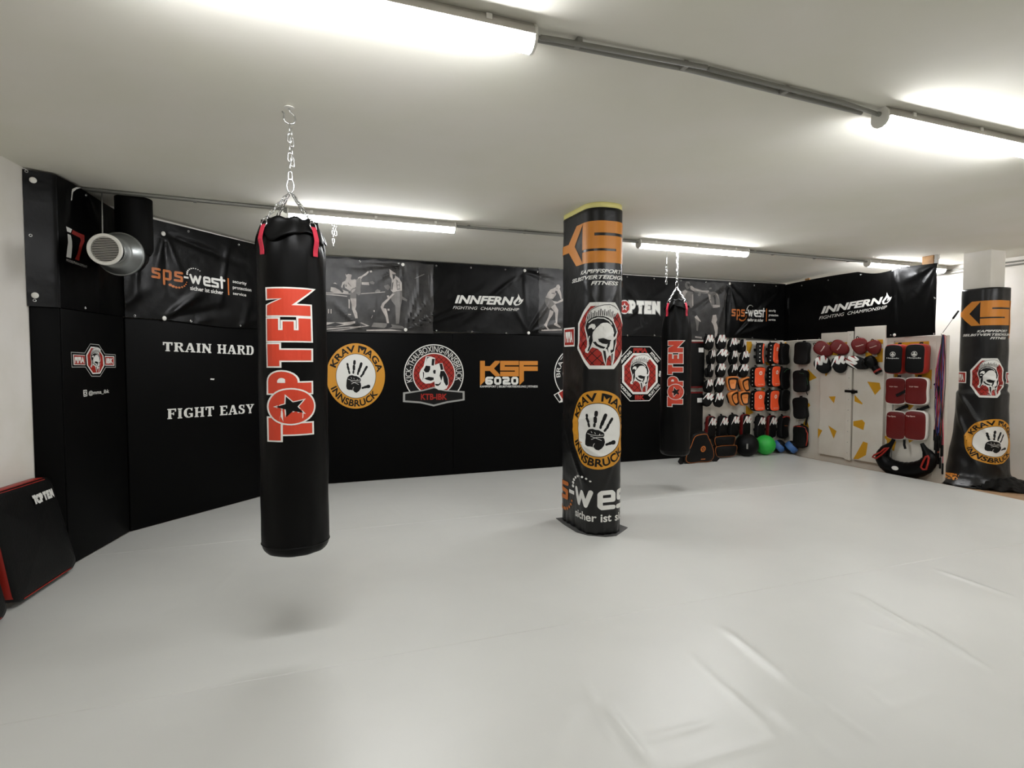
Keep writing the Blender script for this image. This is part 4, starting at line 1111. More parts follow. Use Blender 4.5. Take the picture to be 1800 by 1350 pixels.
for q, m_, l_ in [
  ([(135, 200), (160, 155), (215, 160), (230, 210), (215, 280), (170, 300), (140, 250)], G_, 3), ([(175, 190), (225, 200), (215, 250), (185, 240)], D_, 4),
  ([(75, 330), (140, 300), (200, 330), (280, 350), (285, 560), (275, 620), (240, 640), (180, 560), (120, 480), (90, 420)], G_, 3), ([(85, 340), (140, 310), (180, 340), (150, 380), (120, 470), (95, 420)], L_, 4), ([(260, 400), (282, 380), (285, 600), (262, 600)], L_, 4),
  ([(225, 240), (260, 235), (300, 275), (450, 320), (570, 320), (580, 370), (460, 375), (330, 350), (270, 320), (235, 300)], L_, 5), ([(290, 320), (450, 345), (560, 355), (460, 375), (330, 350)], G_, 6), ([(365, 390), (400, 345), (425, 370), (410, 420), (375, 425)], G_, 4),
  ([(565, 260), (590, 205), (660, 200), (690, 250), (680, 320), (620, 345), (575, 340)], D_, 6), ([(570, 270), (610, 265), (620, 290), (575, 300)], G_, 7),
  ([(545, 375), (570, 340), (680, 345), (740, 380), (765, 500), (775, 600), (720, 640), (640, 640), (600, 580), (580, 450)], G_, 5), ([(550, 380), (600, 400), (610, 560), (590, 520)], L_, 6), ([(700, 360), (740, 400), (745, 480), (720, 420)], L_, 6), ([(660, 410), (690, 400), (700, 570), (670, 580)], D_, 6), ([(630, 580), (770, 590), (770, 620), (650, 635)], L_, 6),
  ([(610, 640), (770, 640), (740, 760), (610, 780)], D_, 5), ([(640, 770), (700, 760), (720, 850), (700, 900), (730, 1000), (725, 1120), (690, 1180), (675, 1170), (680, 1080), (655, 960), (615, 890)], L_, 6),
  ([(270, 690), (330, 700), (360, 770), (310, 800), (280, 760)], D_, 5), ([(350, 770), (425, 880), (420, 895), (330, 830), (310, 800)], L_, 6), ([(310, 800), (400, 860), (380, 960), (370, 1060), (345, 1050), (340, 950)], G_, 5), ([(320, 1150), (440, 1165), (440, 1200), (320, 1180)], L_, 4)]:
    p.poly(q, m_, l_)
p.build('photo_print', BB.surf, bb, step=.03, vstep=.03, base=.0022, label='grey printed photo of two boxers')
def innferno(p, B, T):
    """T maps crop-5 pixels; letters traced as sheared bold capitals"""
    p.T = T
    p.text('INNFERN', 0, 1, 0, 1, 'ink_white', 1, .06, .25)
def italic_box(p, T, s, x0, y0, x1, y1, m, sh, bold):
    """text fitted in a parallelogram (y grows downwards in T space)"""
    p.T = lambda a, b: T(a, y0+y1-b)
    p.text(s, x0, x1, y0, y1, m, 1, bold, sh)
p = Print()
T5b = lambda a, b: BB.px(560+a/2.934, 420+b/2.934)
T = lambda a, b: T5b(a, b+(a-700)*.032)
italic_box(p, T, 'INNFERN', 700, 290, 1006, 333, 'ink_white', .28, .042)
italic_box(p, T, 'FIGHTING  CHAMPIONSHIP', 690, 347, 1032, 362, 'ink_white', .3, .0)
def flame(p, T, x, y, s):
    p.T = lambda a, b: T(x+a*s, y+b*s)
    p.poly([(0, 24), (-2, 12), (6, 2), (14, -6), (22, -18), (24, -32), (30, -18), (36, -8), (42, -2), (50, -6), (48, 4), (40, 16), (28, 26), (10, 30)], 'ink_white', 1)
    p.poly([(10, 22), (11, 12), (20, 4), (26, -6), (28, 4), (24, 12), (30, 12), (38, 2), (34, 14), (24, 22)], 'ink_black', 2)
flame(p, T, 1004, 305, 1.0)
p.build('lettering', BB.surf, bb, step=.022, vstep=.022, base=.0025, label='white italic lettering with a flame')
# white block lettering right of the pillar
p = Print()
a0, a1 = BB.px(1078, 552), BB.px(1159, 552); zb, zt = BB.px(1120, 551)[1], BB.px(1120, 529)[1]
p.T = lambda a, b: (a0[0]+a/4.56*(a1[0]-a0[0]), zb+b*(zt-zb))
top_ten(p, 'ink_white', 'ink_grey', 'pad_red', .05)
p.poly(circle(1.02, .47, .50, n=8, a0=PI/8, a1=2*PI+PI/8)[:8], 'pad_red', 5)
p.poly([(1.02+(.34 if k % 2 == 0 else .15)*math.cos(PI/2+k*PI/5), .47+(.34 if k % 2 == 0 else .15)*math.sin(PI/2+k*PI/5)) for k in range(10)], 'ink_white', 7)
p.poly([(1.02+(.2 if k % 2 == 0 else .09)*math.cos(PI/2+k*PI/5), .47+(.2 if k % 2 == 0 else .09)*math.sin(PI/2+k*PI/5)) for k in range(10)], 'ink_black', 8)
p.build('lettering', BB.surf, bb, step=.022, vstep=.022, base=.0025, label='white block lettering with a red star octagon')
# orange and white lettering, right end
def west_on(B, t, x0, y0, x1, y1, hx, i=0):
    """baseline from (x0,y0) to (x1,y1) in the photo for the 8.9-unit wordmark; hx = pixel x-height"""
    A, E = B.px(x0, y0, i), B.px(x1, y1, i); up = B.px(x0, y0-hx, i)[1]-A[1]
    ux, uz = (E[0]-A[0])/8.7, (E[1]-A[1])/8.7
    p = Print(); sps_west(p, lambda a, b: (A[0]+a*ux, A[1]+a*uz+b*up))
    p.build('lettering', B.surf, t, step=.02, vstep=.02, base=.003, label='orange and white lettering')
west_on(BB, bb, 1285, 555, 1342, 557, 11)

# ---- left banner (end strip + left wall) and angled banner
BL = Banner([(-1.722, 4.862), (-1.565, 4.935), (-1.376, 5.775)], 1.86, 2.79, [(150, 345, 170, 400, .05, .012), (160, 400, 175, 540, .03, .010), (120, 330, 118, 400, .02, .008)], px_i=1, seed=11, top=lambda u: 2.795-.05*max(0, u-.35)/.6, bot=lambda u: 1.868)
bl = BL.make('black banner with a red and white numeral beside the white left wall', (-1.55, 5.2, 1.87))
def c1(x, y): return (x/3.75, 260+y/3.75)
BL.grommets(bl, [c1(172, 143), c1(200, 579), c1(226, 1006)], [c1(216, 215), c1(229, 973)], 0)
BL.grommets(bl, [c1(548, 1055), c1(555, 312)], [], 1)
p = Print(); T = lambda a, b: BL.px(100+a/9, 380+b/9, 1)
p.T = T
p.poly([(110, 160), (205, 205), (185, 262), (125, 240)], 'ink_white', 0)
p.poly([(135, 278), (185, 300), (208, 400), (212, 480), (190, 665), (118, 645), (130, 520), (145, 420)], 'ink_white', 0)
p.poly([(215, 215), (300, 260), (400, 300), (402, 400), (370, 480), (345, 600), (320, 705), (250, 680), (290, 600), (320, 480), (345, 380), (330, 340), (200, 275)], 'ink_deep_red', 0)
p.T = lambda a, b: T(a, 2000-b+(a-120)*.34)
p.text('MODELMANAGEMENT', 118, 452, 2000-712, 2000-672, 'ink_grey', 0, .03)
p.build('lettering', BL.surf, bl, step=.022, vstep=.022, base=.0025, label='white and red numeral print')
# white torn edge of print near the ceiling
p = Print(); p.T = lambda a, b: BL.px(a/3.75, 260+b/3.75, 1)
p.poly([(445, 345), (448, 300), (462, 270), (490, 258), (520, 262), (490, 272), (468, 290), (455, 345)], 'ink_white', 0)
p.build('edge_stripe', BL.surf, bl, step=.022, vstep=.022, base=.0025, label='white printed curve')

folds_a = [(287, 560, 370, 500, .06, .020), (287, 560, 420, 540, .05, -.010), (287, 410, 260, 520, .05, .010), (287, 410, 330, 520, .04, .010), (287, 410, 300, 560, .03, -.008), (420, 590, 440, 520, .05, .010), (240, 460, 230, 548, .04, .012), (200, 548, 260, 500, .05, .012), (400, 430, 380, 560, .03, .008), (415, 575, 455, 560, .03, .008), (330, 575, 380, 555, .03, .010), (287, 410, 440, 470, .03, -.010)]
dA = (P_A1-P_L1).normalized()
pa0 = P_L1+dA*.002-Vector((-.006, .006, 0)); pa1 = P_A1-dA*.02-Vector((-.006, .006, 0))
BA = Banner([(pa0.x, pa0.y), (pa1.x, pa1.y)], 1.83, 2.76, folds_a, seed=21, top=lambda u: 2.755-.03*u/1.9, bot=lambda u: 1.862-.045*u/1.9+.01*math.sin(u*5))
ba = BA.make('wrinkled black banner with orange and white lettering above the slab capitals', (-.7, 6.45, 1.85))
BA.grommets(ba, [c1(1235, 551), c1(1568, 639), c1(880, 1107), c1(1252, 1143), c1(1575, 1172)], [c1(1070, 566), c1(1076, 1125)])
west_on(BA, ba, 265, 487, 392, 507, 16)
p = Print(); p.T = BA.px
p.rect(454, 524, 457, 527, 'green_rubber'); p.rect(454, 527, 457, 530, 'ink_white'); p.rect(454, 530, 457, 534, 'pad_red')
p.build('flag_print', BA.surf, ba)

# ---- right banner on the partition side
folds_r = [(1652, 462, 1580, 500, .05, .018), (1652, 462, 1600, 540, .05, .014), (1652, 462, 1625, 570, .04, .014), (1572, 475, 1575, 585, .012, .016), (1572, 475, 1590, 540, .03, .014), (1386, 505, 1388, 600, .01, .016), (1612, 475, 1625, 505, .02, .010), (1645, 585, 1640, 470, .02, .010), (1445, 500, 1500, 560, .05, .006)]
BR = Banner([(7.478, 7.15), (7.478, 4.78)], 1.80, 2.73, folds_r, seed=31, top=lambda u: 2.715+.03*math.sin(u*1.6)-(.05 if 1.3 < u < 1.9 else 0)*math.sin((u-1.3)/.6*PI), bot=lambda u: 1.80+.01*math.sin(u*3), off=.008)
br = BR.make('black banner with white italic lettering above the cupboard doors', (7.46, 5.9, 1.8))
def c3(x, y): return (1360+x/4.09, 420+y/4.09)
BR.grommets(br, [c3(*t) for t in [(205, 335), (395, 297), (630, 258), (860, 215), (910, 210), (1200, 423), (175, 722), (332, 718), (845, 692), (1175, 680)]], [c3(872, 690)])
p = Print()
T = lambda a, b: BR.px(1360+a/4.09, 420+(b-(a-350)*.165)/4.09)
italic_box(p, T, 'INNFERN', 345, 488, 790, 538, 'ink_white', .28, .042)
italic_box(p, T, 'FIGHTING  CHAMPIONSHIP', 330, 555, 820, 578, 'ink_white', .3, .0)
flame(p, T, 785, 505, 1.35)
p.build('lettering', BR.surf, br, step=.022, vstep=.022, base=.0025, label='white italic lettering with a flame')
# batten, bracket and cord that hold up the free corner
hb = thing('hanging_bracket', 'wooden block and steel bracket at the ceiling above the right banner corner', 'bracket', (7.49, 4.83, CE))
bm = NB(); box(bm, 7.482, 7.53, 4.84, 4.98, 2.70, CE-.002, bev=.004); obj('wood_block', bm, 'wood', hb, world=True)
bm = NB(); box(bm, 7.482, 7.522, 4.80, 4.83, 2.68, CE-.001, bev=.002); obj('bracket', bm, 'steel', hb, world=True)
bm = NB(); tube(bm, [(7.47, 4.76, CE-.001), (7.47, 4.76, CE-.05), (7.47, 4.77, CE-.065)], .003, 6); obj('screw_hook', bm, 'steel', hb, world=True)
hb = thing('wood_block', 'small wooden block under the ceiling left on the right banner', 'block', (7.47, 6.72, 2.72))
bm = NB(); box(bm, 7.478, 7.50, 6.68, 6.76, 2.722, CE-.001, bev=.003); obj('block', bm, 'wood', hb, world=True)

# ================================================================== VENT FAN AND DUCT
pf, prr = EYEP+ray(183.3, 438)*(4.02/1000), EYEP+ray(212, 447)*(4.30/1000)
ax_ = (pf-prr).normalized()
vf = thing('ventilation_outlet', 'round grey ventilation outlet with a slatted white grille, hung below the ceiling', 'vent', tuple(prr))
zz = ax_; xx = Vector((0, 0, 1)).cross(zz).normalized(); yy = zz.cross(xx)
MF = Matrix((xx*.86, yy*.86, zz)).transposed().to_4x4(); MF.translation = prr
D = (pf-prr).length
bm = NB(); lathe(bm, [(.120, -.13), (.120, -.03), (.176, -.03), (.188, -.005), (.188, .015), (.178, .02), (.140, .11), (.132, .12), (.122, .125)], 48); bm.transform(MF); obj('housing', bm, 'zinc', vf, world=True, smooth=True, auto=35)
bm = NB(); lathe(bm, [(.095, .12), (.095, D-.02)], 40); bm.transform(MF); obj('neck', bm, 'soft_black', vf, world=True, smooth=True, auto=35)
for zr in (.150, .172):
    bm = NB(); tube(bm, [MF @ Vector((.100*math.cos(a), .100*math.sin(a), zr)) for a in [2*PI*k/40 for k in range(40)]], .005, 6, closed=True); obj('clamp_band', bm, 'zinc', vf, world=True, smooth=True)
bm = NB(); lathe(bm, [(.098, D-.03), (.120, D-.03), (.129, D-.018), (.129, D-.006), (.123, D), (.106, D+.001), (.100, D-.008)], 56, cap=(False, False)); bm.transform(MF)
gr = obj('grille_ring', bm, 'white_plastic', vf, world=True, smooth=True, auto=35)
bm = NB(); lathe(bm, [(.104, D-.035), (.104, D-.03)], 40); bm.transform(MF); obj('grille_back', bm, 'black_paint', gr, world=True)
bm = NB()
for k in range(15):
    y = -.094+.0134*k; hw = math.sqrt(max(0, .101**2-y*y))
    b2 = NB(); box(b2, -hw, hw, y-.0028, y+.0028, D-.026, D-.010); 
    me = bpy.data.meshes.new('tmp'); b2.to_mesh(me); b2.free(); bm.from_mesh(me); bpy.data.meshes.remove(me)
bm.transform(MF); obj('grille_slats', bm, 'lamp_housing', gr, world=True)
for k in range(10):
    a = 2*PI*k/10+.3; bm = NB(); lathe(bm, [(.005, 0), (.004, .003), (.001, .004)], 8); bm.transform(MF @ Matrix.Translation((.1775*math.cos(a), .1775*math.sin(a), -.004)) @ Matrix.Rotation(0, 4, 'Z')); obj('rivet', bm, 'steel', vf, world=True)
rt_ = floor_at(179, 335, CE)
bm = NB(); tube(bm, [(rt_.x, rt_.y, CE), tuple(MF @ Vector((-.05, .13, .19)))], .0045, 8); obj('hanger_rod', bm, 'grey_plastic', vf, world=True, smooth=True)
# vertical black duct feeding it
dx_, dy_ = -1.218, 5.497
du = thing('air_duct', 'black round air duct rising to the ceiling behind the ventilation outlet', 'duct', (dx_, dy_, CE))
dz_ = prr.z-.01
bm = NB(); lathe(bm, [(.132, CE-.001), (.132, 2.40), (.11, 2.36)], 40); bm.transform(Matrix.Translation((dx_, dy_, 0))); obj('pipe', bm, 'black_paint', du, world=True, smooth=True, auto=40)
bm = NB(); tube(bm, [(dx_, dy_, 2.40), (dx_, dy_, dz_+.06), tuple(Vector((dx_, dy_, dz_))*.5+Vector(MF @ Vector((0, 0, -.14)))*.5), tuple(MF @ Vector((0, 0, -.125)))], .10, 20); obj('elbow', bm, 'black_paint', du, world=True, smooth=True)

# ================================================================== GEAR: generic padded shapes (front faces -y, x right, z up)
def smooth_outline(P, n=44):
    """closed Catmull-Rom through the points"""
    out = []; N = len(P); per = max(2, n//N)
    for i in range(N):
        p0, p1, p2, p3 = P[i-1], P[i], P[(i+1) % N], P[(i+2) % N]
        for k in range(per):
            t = k/per; r = []
            for c in (0, 1):
                r.append(.5*(2*p1[c]+(-p0[c]+p2[c])*t+(2*p0[c]-5*p1[c]+4*p2[c]-p3[c])*t*t+(-p0[c]+3*p1[c]-3*p2[c]+p3[c])*t**3))
            out.append(tuple(r))
    return out
def rrect_outline(w_, h_, r, n=6, taper=0):
    out = []
    for cx_, cy_, a in ((w_/2-r, h_/2-r, 0), (-w_/2+r, h_/2-r, PI/2), (-w_/2+r, -h_/2+r, PI), (w_/2-r, -h_/2+r, 1.5*PI)):
        for k in range(n+1):
            t = a+PI/2*k/n; x, y = cx_+r*math.cos(t), cy_+r*math.sin(t)
            out.append((x*(1-taper*(.5-y/h_)), y))
    return out
class Pad:
    def __init__(s, P, th, bulge=.01, edge=.015, curve=0, bend=0):
        s.P = P; s.th, s.bulge, s.edge, s.curve = th, bulge, edge, curve
        s.cx = sum(p[0] for p in P)/len(P); s.cy = sum(p[1] for p in P)/len(P)
        s.hh = max(abs(p[1]-s.cy) for p in P)
    def rad(s, x, y):
        """relative distance from centre to the outline along this direction"""
        dx, dy = x-s.cx, y-s.cy; L_ = math.hypot(dx, dy)
        if L_ < 1e-6: return 0
        best = 1e9; n = len(s.P)
        for i in range(n):
            ax, ay = s.P[i][0]-s.cx, s.P[i][1]-s.cy; bx, by = s.P[(i+1) % n][0]-s.cx, s.P[(i+1) % n][1]-s.cy
            ex, ey = bx-ax, by-ay; den = dx*ey-dy*ex
            if abs(den) < 1e-12: continue
            t = (ax*ey-ay*ex)/den; u = (ax*dy-ay*dx)/den
            if t > 0 and -.001 <= u <= 1.001: best = min(best, t)
        return 1/best if best < 1e8 else 0
    def bow(s, z): q = (z-s.cy)/s.hh; return s.curve*(q*q)          # concave/convex along the height
    def front(s, x, z): 
        r = min(1, s.rad(x, z)); m = min(r/.9, 1)
        return s.th+s.bulge*(1-m*m)+s.bow(z)-(s.edge*.25*max(0, (r-.9)/.1))
    def mesh(s, side_mi=0, front_mi=0, back_mi=0, split=.9):
        bm = NB(); e = s.edge; n = len(s.P)
        def ring(sc, y): return [Vector((s.cx+(x-s.cx)*sc, -(y+s.bow(s.cy+(z-s.cy)*sc) if y > s.th*.5 else y), s.cy+(z-s.cy)*sc)) for x, z in s.P]
        w_ = max(abs(p[0]-s.cx) for p in s.P); k = e/max(w_, .02)
        R = [(.75, 0, 2), (1-k, 0, 2), (1-k*.3, e*.3, 0), (1, e, 0), (1, s.th*.5, 0), (1, s.th-e, 0), (1-k*.3, s.th-e*.3, 0), (1-k*.8, s.th, 1)]
        for q in (.8, .6, .4, .2, .05): R.append((q*(1-k*.8), s.th+s.bulge*(1-(q)**2), 1))
        rings = [[bm.verts.new(v) for v in ring(a, b)] for a, b, c in R]
        for j in range(len(R)-1):
            mi = {0: side_mi, 1: front_mi, 2: back_mi}[R[j+1][2]]
            for i in range(n):
                f = bm.faces.new((rings[j][i], rings[j][(i+1) % n], rings[j+1][(i+1) % n], rings[j+1][i])); f.material_index = mi
        f = bm.faces.new(rings[-1]); f.material_index = front_mi
        f = bm.faces.new(rings[0][::-1]); f.material_index = back_mi
        return bm
    def surf(s, t):
        mw = W(t)
        return lambda u, v, o: mw @ Vector((u, -(s.front(u, v)+o+.0015), v))
def strap(t, pts, w_=.03, th=.004, m='black_cloth', name='strap', label=None):
    bm = NB(); rings = []; pts = [Vector(p) for p in pts]
    for i, p in enumerate(pts):
        d = (pts[min(i+1, len(pts)-1)]-pts[max(i-1, 0)]).normalized(); s_ = d.cross(Vector((0, -1, 0)))
        if s_.length < .1: s_ = Vector((1, 0, 0))
        s_.normalize(); q = s_.cross(d)
        rings.append([p-s_*w_/2-q*th/2, p+s_*w_/2-q*th/2, p+s_*w_/2+q*th/2, p-s_*w_/2+q*th/2])
    loft(bm, rings); return obj(name, bm, m, t, label=label)

# ---- boards on the back wall
def board(x0, x1, y, th, z1, label, shapes, name='wall_board'):
    A = hit(x0, 700, (0, y, 0), (0, 1, 0)).x; B_ = hit(x1, 700, (0, y, 0), (0, 1, 0)).x
    t = thing(name, label, 'board', ((A+B_)/2, y+th, 0))
    bm = NB(); box(bm, A, B_-.004, y, y+th, .002, z1, bev=.002); obj('panel', bm, 'white_panel', t, world=True)
    s_, px = planar((0, y), (1, y))
    if shapes:
        p = Print(); p.T = px
        for q in shapes: p.poly(q, 'mustard', 0)
        p.build('sticker', s_, t, label='mustard angular shapes')
    return t
def cC(x, y): return (1300+x/9.643, 590+y/9.643)
def cc(L_, f): return [f(*q) for q in L_]
BY = 7.13
board(1214, 1309, BY, .05, 1.80, 'white board behind the zigzag-print mitts', [])
board(1309.3, 1393, BY-.012, .05, 1.80, 'white board with mustard patches behind the orange kick pads', [cc(q, cC) for q in (
    [(118, 100), (200, 100), (215, 160), (180, 300), (118, 290)], [(760, 108), (868, 108), (865, 235), (795, 250)], [(780, 580), (835, 575), (835, 860), (780, 860)], [(365, 885), (430, 890), (430, 915), (370, 935)], [(105, 1170), (240, 1300), (160, 1345), (105, 1345)], [(430, 440), (580, 470), (540, 500), (450, 500)])])
bm = NB(); box(bm, 7.36, 7.40, 7.08, 7.118, .002, 1.80, bev=.003); obj('trim_2', bm, 'white_panel', struct=True)

# ---- partition face, cupboard doors
def cX(x, y): return (1400+x/4.5, 560+y/4.5)
FX = 7.462
def xface(X): return planar((X, 20), (X, 0))         # u grows towards the camera side
def xpatch(X, px_pts, name, parent, layer=0, m='mustard'):
    s_, px = xface(X); p = Print(); p.T = px
    for q in px_pts: p.poly(q, m, 0)
    return p.build(name, s_, parent, label='mustard angular shapes')
def door(n, x0, y0, x1, y1, xb0, yb0, xb1, yb1, X, th, shapes, label):
    a, b = hit(x0, y0, (X, 0, 0), (1, 0, 0)), hit(x1, y1, (X, 0, 0), (1, 0, 0)); c, d_ = hit(xb0, yb0, (X, 0, 0), (1, 0, 0)), hit(xb1, yb1, (X, 0, 0), (1, 0, 0))
    bm = NB(); ya, yb = (a.y+c.y)/2, (b.y+d_.y)/2
    box(bm, X, X+th, yb+.002, ya-.002, (c.z+d_.z)/2, (a.z+b.z)/2, bev=.003)
    o = obj(n, bm, 'white_panel', struct=True)
    if shapes: xpatch(X, shapes, 'sticker', o)
    return ya, yb
ya, yb = door('door_1', 1443, 586.5, 1487, 583, 1439, 797, 1487, 806, FX-.012, .046, [cc(q, cX) for q in ([(170, 868), (205, 885), (170, 950)], [(235, 190), (420, 185), (380, 235), (300, 215), (330, 290), (240, 290)], [(255, 617), (310, 615), (297, 670)], [(252, 845), (318, 890), (295, 950)], [(225, 430), (255, 425), (232, 458)])], '')
y1_ = hit(1497, 700, (FX-.012, 0, 0), (1, 0, 0)).y
bm = NB(); box(bm, FX-.018, FX+.03, y1_+.002, yb-.002, .045, 1.905, bev=.002); tr = obj('trim_1', bm, 'white_panel', struct=True)
for k in range(12):
    bm = NB(); lathe(bm, [(.006, 0), (.004, .003), (.001, .004)], 8); bm.transform(Matrix.Translation((FX-.019, (y1_+yb)/2, .15+k*.155)) @ Matrix.Rotation(-PI/2, 4, 'Y')); obj('rivet', bm, 'zinc', tr, world=True)
door('door_2', 1500, 576.5, 1562, 570, 1499, 808, 1545, 815, FX-.016, .05, [cc(q, cX) for q in ([(560, 498), (658, 508), (668, 555), (622, 605)], [(460, 602), (523, 670), (520, 680), (460, 655)], [(450, 812), (520, 800), (542, 825), (530, 882), (450, 847)], [(528, 972), (565, 985), (550, 1080), (490, 1112), (450, 1110)],
    [(590, 168), (685, 165), (685, 200), (600, 202)], [(640, 235), (685, 235), (683, 345), (550, 345), (545, 270), (600, 265), (600, 305), (640, 300)])], '')
hp = thing('door_hasp', 'black metal hasp holding the two white cupboard doors shut', 'hasp', tuple(hit(1496, 688, (FX-.03, 0, 0), (1, 0, 0))))
c = hit(1496, 688, (FX-.022, 0, 0), (1, 0, 0))
bm = NB(); box(bm, c.x-.006, c.x+.002, c.y-.10, c.y+.10, c.z-.018, c.z+.018, bev=.002); obj('plate', bm, 'soft_black', hp, world=True)
bm = NB(); box(bm, c.x-.03, c.x-.008, c.y-.07, c.y-.02, c.z-.03, c.z+.02, bev=.005); obj('padlock', bm, 'soft_black', hp, world=True)
bm = NB(); tube(bm, [(c.x-.018, c.y-.06, c.z+.015), (c.x-.018, c.y-.06, c.z+.035), (c.x-.018, c.y-.03, c.z+.035), (c.x-.018, c.y-.03, c.z+.015)], .004, 6); obj('shackle', bm, 'steel', hp, world=True, smooth=True)
# partition stickers live on the partition itself
part = bpy.data.objects['wall_partition']
def cE(x, y): return (1540+x/9, 590+y/9)
def cF(x, y): return (1530+x/9.643, 710+y/9.643)
xpatch(PX, [cc(q, cC) for q in ([(1165, 570), (1310, 715), (1170, 775), (1120, 640)], [(1140, 1145), (1185, 1145), (1200, 1190), (1150, 1225)])]+[[(1417, 735), (1422, 750), (1418, 760), (1409, 750)], [(1402, 730), (1404, 730), (1404, 735)]]
    + [cc([(770, 190), (1050, 178), (1050, 215), (770, 225)], cX), cc([(610, 600), (800, 560), (950, 510), (1035, 660), (1030, 860), (940, 925), (800, 760), (620, 650)], cE), cc([(450, 1095), (480, 1060), (600, 1105), (525, 1180)], cE), cc([(280, 600), (350, 600), (345, 660), (280, 665)], cE),
       cc([(215, 540), (300, 545), (350, 580), (440, 640), (400, 800), (380, 790), (280, 680), (280, 620)], cF), cc([(640, 590), (760, 605), (655, 660)], cF)], 'sticker', part)
for xx_ in (1402, 1640):
    yv = hit(xx_, 700, (PX, 0, 0), (1, 0, 0)).y; bm = NB(); box(bm, PX-.006, PX, yv-.02, yv+.02, .0, 1.795, bev=.001); obj('batten', bm, 'white_panel', part, world=True)
yv = hit(1570, 700, (PX, 0, 0), (1, 0, 0)).y
bm = NB(); box(bm, PX-.004, PX, yv-.006, yv+.006, .0, 1.76); obj('joint_strip', bm, 'grey_plastic', part, world=True)
a = hit(1565, 594, (PX, 0, 0), (1, 0, 0)); bm = NB(); box(bm, PX-.008, PX, a.y-.20, a.y, a.z-.045, a.z, bev=.002); obj('label_strip', bm, 'white_panel', part, world=True)

# ---- prints
def zigzag(p, w_, h_, top=True, red=True, m='ink_white', cx=0, cy=0, sl=.12):
    """hand-drawn white zigzag across the upper part of a mitt"""
    T = p.T
    def q(a, b): return (cx+a*w_+b*w_*sl, cy+b*h_)
    if red: p.poly([q(-.30, .02), (cx-.16*w_, cy+.42*h_), (cx+.24*w_, cy+.42*h_), (cx+.38*w_, cy+.20*h_), (cx+.38*w_, cy-.02*h_), q(.12, .0)], 'ink_deep_red', 0)
    P = [(-.43, -.22), (-.20, .36), (-.11, .38), (-.12, -.02), (-.03, -.08), (.13, .34), (.21, .34), (.16, -.02), (.24, -.10), (.36, .08)]
    wd = [.04, .12, .13, .14, .14, .14, .14, .13, .12, .09]
    for i in range(len(P)-1):
        a, b = Vector(q(*P[i])), Vector(q(*P[i+1])); d = (b-a)
        if d.length < 1e-6: continue
        n_ = Vector((-d.y, d.x)).normalized(); ra, rb = wd[i]*w_*.5, wd[i+1]*w_*.5
        p.poly([tuple(a-n_*ra), tuple(b-n_*rb), tuple(b+n_*rb), tuple(a+n_*ra)], m, 1)
        p.poly(circle(b.x, b.y, rb, n=10), m, 1)
MITT = smooth_outline([(0, .5), (.32, .44), (.49, .22), (.47, -.08), (.34, -.36), (.12, -.5), (-.12, -.5), (-.34, -.36), (-.47, -.08), (-.49, .22), (-.32, .44)], 44)
def make_mitt(label, loc, rot, w_, h_, group, kind):
    t = thing('focus_mitt', label, 'focus mitt', loc, rot, group)
    pd = Pad([(x*w_, z*h_) for x, z in MITT], .055, .008, .016)
    body = {'zig': 'soft_black', 'red': 'red_vinyl'}[kind]
    obj('striking_pad', pd.mesh(), body, t, smooth=True)
    p = Print(.0012)
    if kind == 'zig': zigzag(p, w_*1.12, h_*.86, cy=.15*h_)
    else:
        p.T = lambda u, v: (u, v); p.text('hayashi', -.22*w_, .24*w_, -.02*h_, .07*h_, 'pale_print', 0, .01)
    p.build('printed_logo', pd.surf(t), t, step=w_*.1, vstep=h_*.1, base=.002)
    # glove cuff on the back
    bm = NB(); cu = Pad([(x*w_*.62, z*h_*.7-.03) for x, z in MITT], .05, 0, .012); bm = cu.mesh(); bm.transform(Matrix.Translation((0, .048, 0))); obj('glove_back', bm, 'black_cloth', t, smooth=True)
    strap(t, [(-.012, .02, h_*.44), (-.014, .018, h_*.56), (0, .03, h_*.62), (.014, .03, h_*.56), (.012, .02, h_*.44)], .012, .003, name='hanging_loop')
    return t
ROWW = ['top', 'second', 'third', 'fourth', 'fifth']; COLW = ['first', 'second', 'third', 'fourth']
def cA(x, y): return (1215+x/9.645, 585+y/9.645)
mitts = [  # row, col, centre (crop A), width px, height px, yaw, roll
 (0, 0, 278, 165, 22, 27, 10, -6), (0, 1, 482, 165, 23, 27, 5, -6), (0, 2, 682, 215, 22, 26, 18, -8), (0, 3, 845, 225, 22, 25, 58, -6),
 (1, 0, 318, 415, 22, 26, 48, -6), (1, 1, 498, 400, 23, 26, -8, 10), (1, 2, 690, 420, 21, 25, 35, -10), (1, 3, 882, 425, 22, 23, 20, -14),
 (2, 0, 292, 640, 21, 25, 60, -5), (2, 1, 478, 640, 22, 25, 10, -6), (2, 2, 690, 640, 22, 23, 36, -12), (2, 3, 862, 650, 22, 24, 4, 0),
 (3, 0, 268, 905, 22, 24, 30, -12), (3, 1, 452, 890, 22, 27, 4, -4), (4, 0, 262, 1135, 21, 25, -16, 14), (4, 1, 440, 1140, 23, 26, 12, -10)]
for r_, c_, x, y, wp, hp_, yaw, roll in mitts:
    px_, py_ = cA(x, y); P = hit(px_, py_, (0, BY-.13, 0), (0, 1, 0)); k = (P-EYEP).dot(FW)/FL
    w_, h_ = wp*k*.90, hp_*k*.94
    nm = '%s of the %s row' % (COLW[c_], ROWW[r_])
    make_mitt('black zigzag-print mitt, %s on the white board' % nm, tuple(P), (0, math.radians(roll), math.radians(yaw*.62-6)), w_, h_, 'zigzag print mitts on the white board', 'zig')
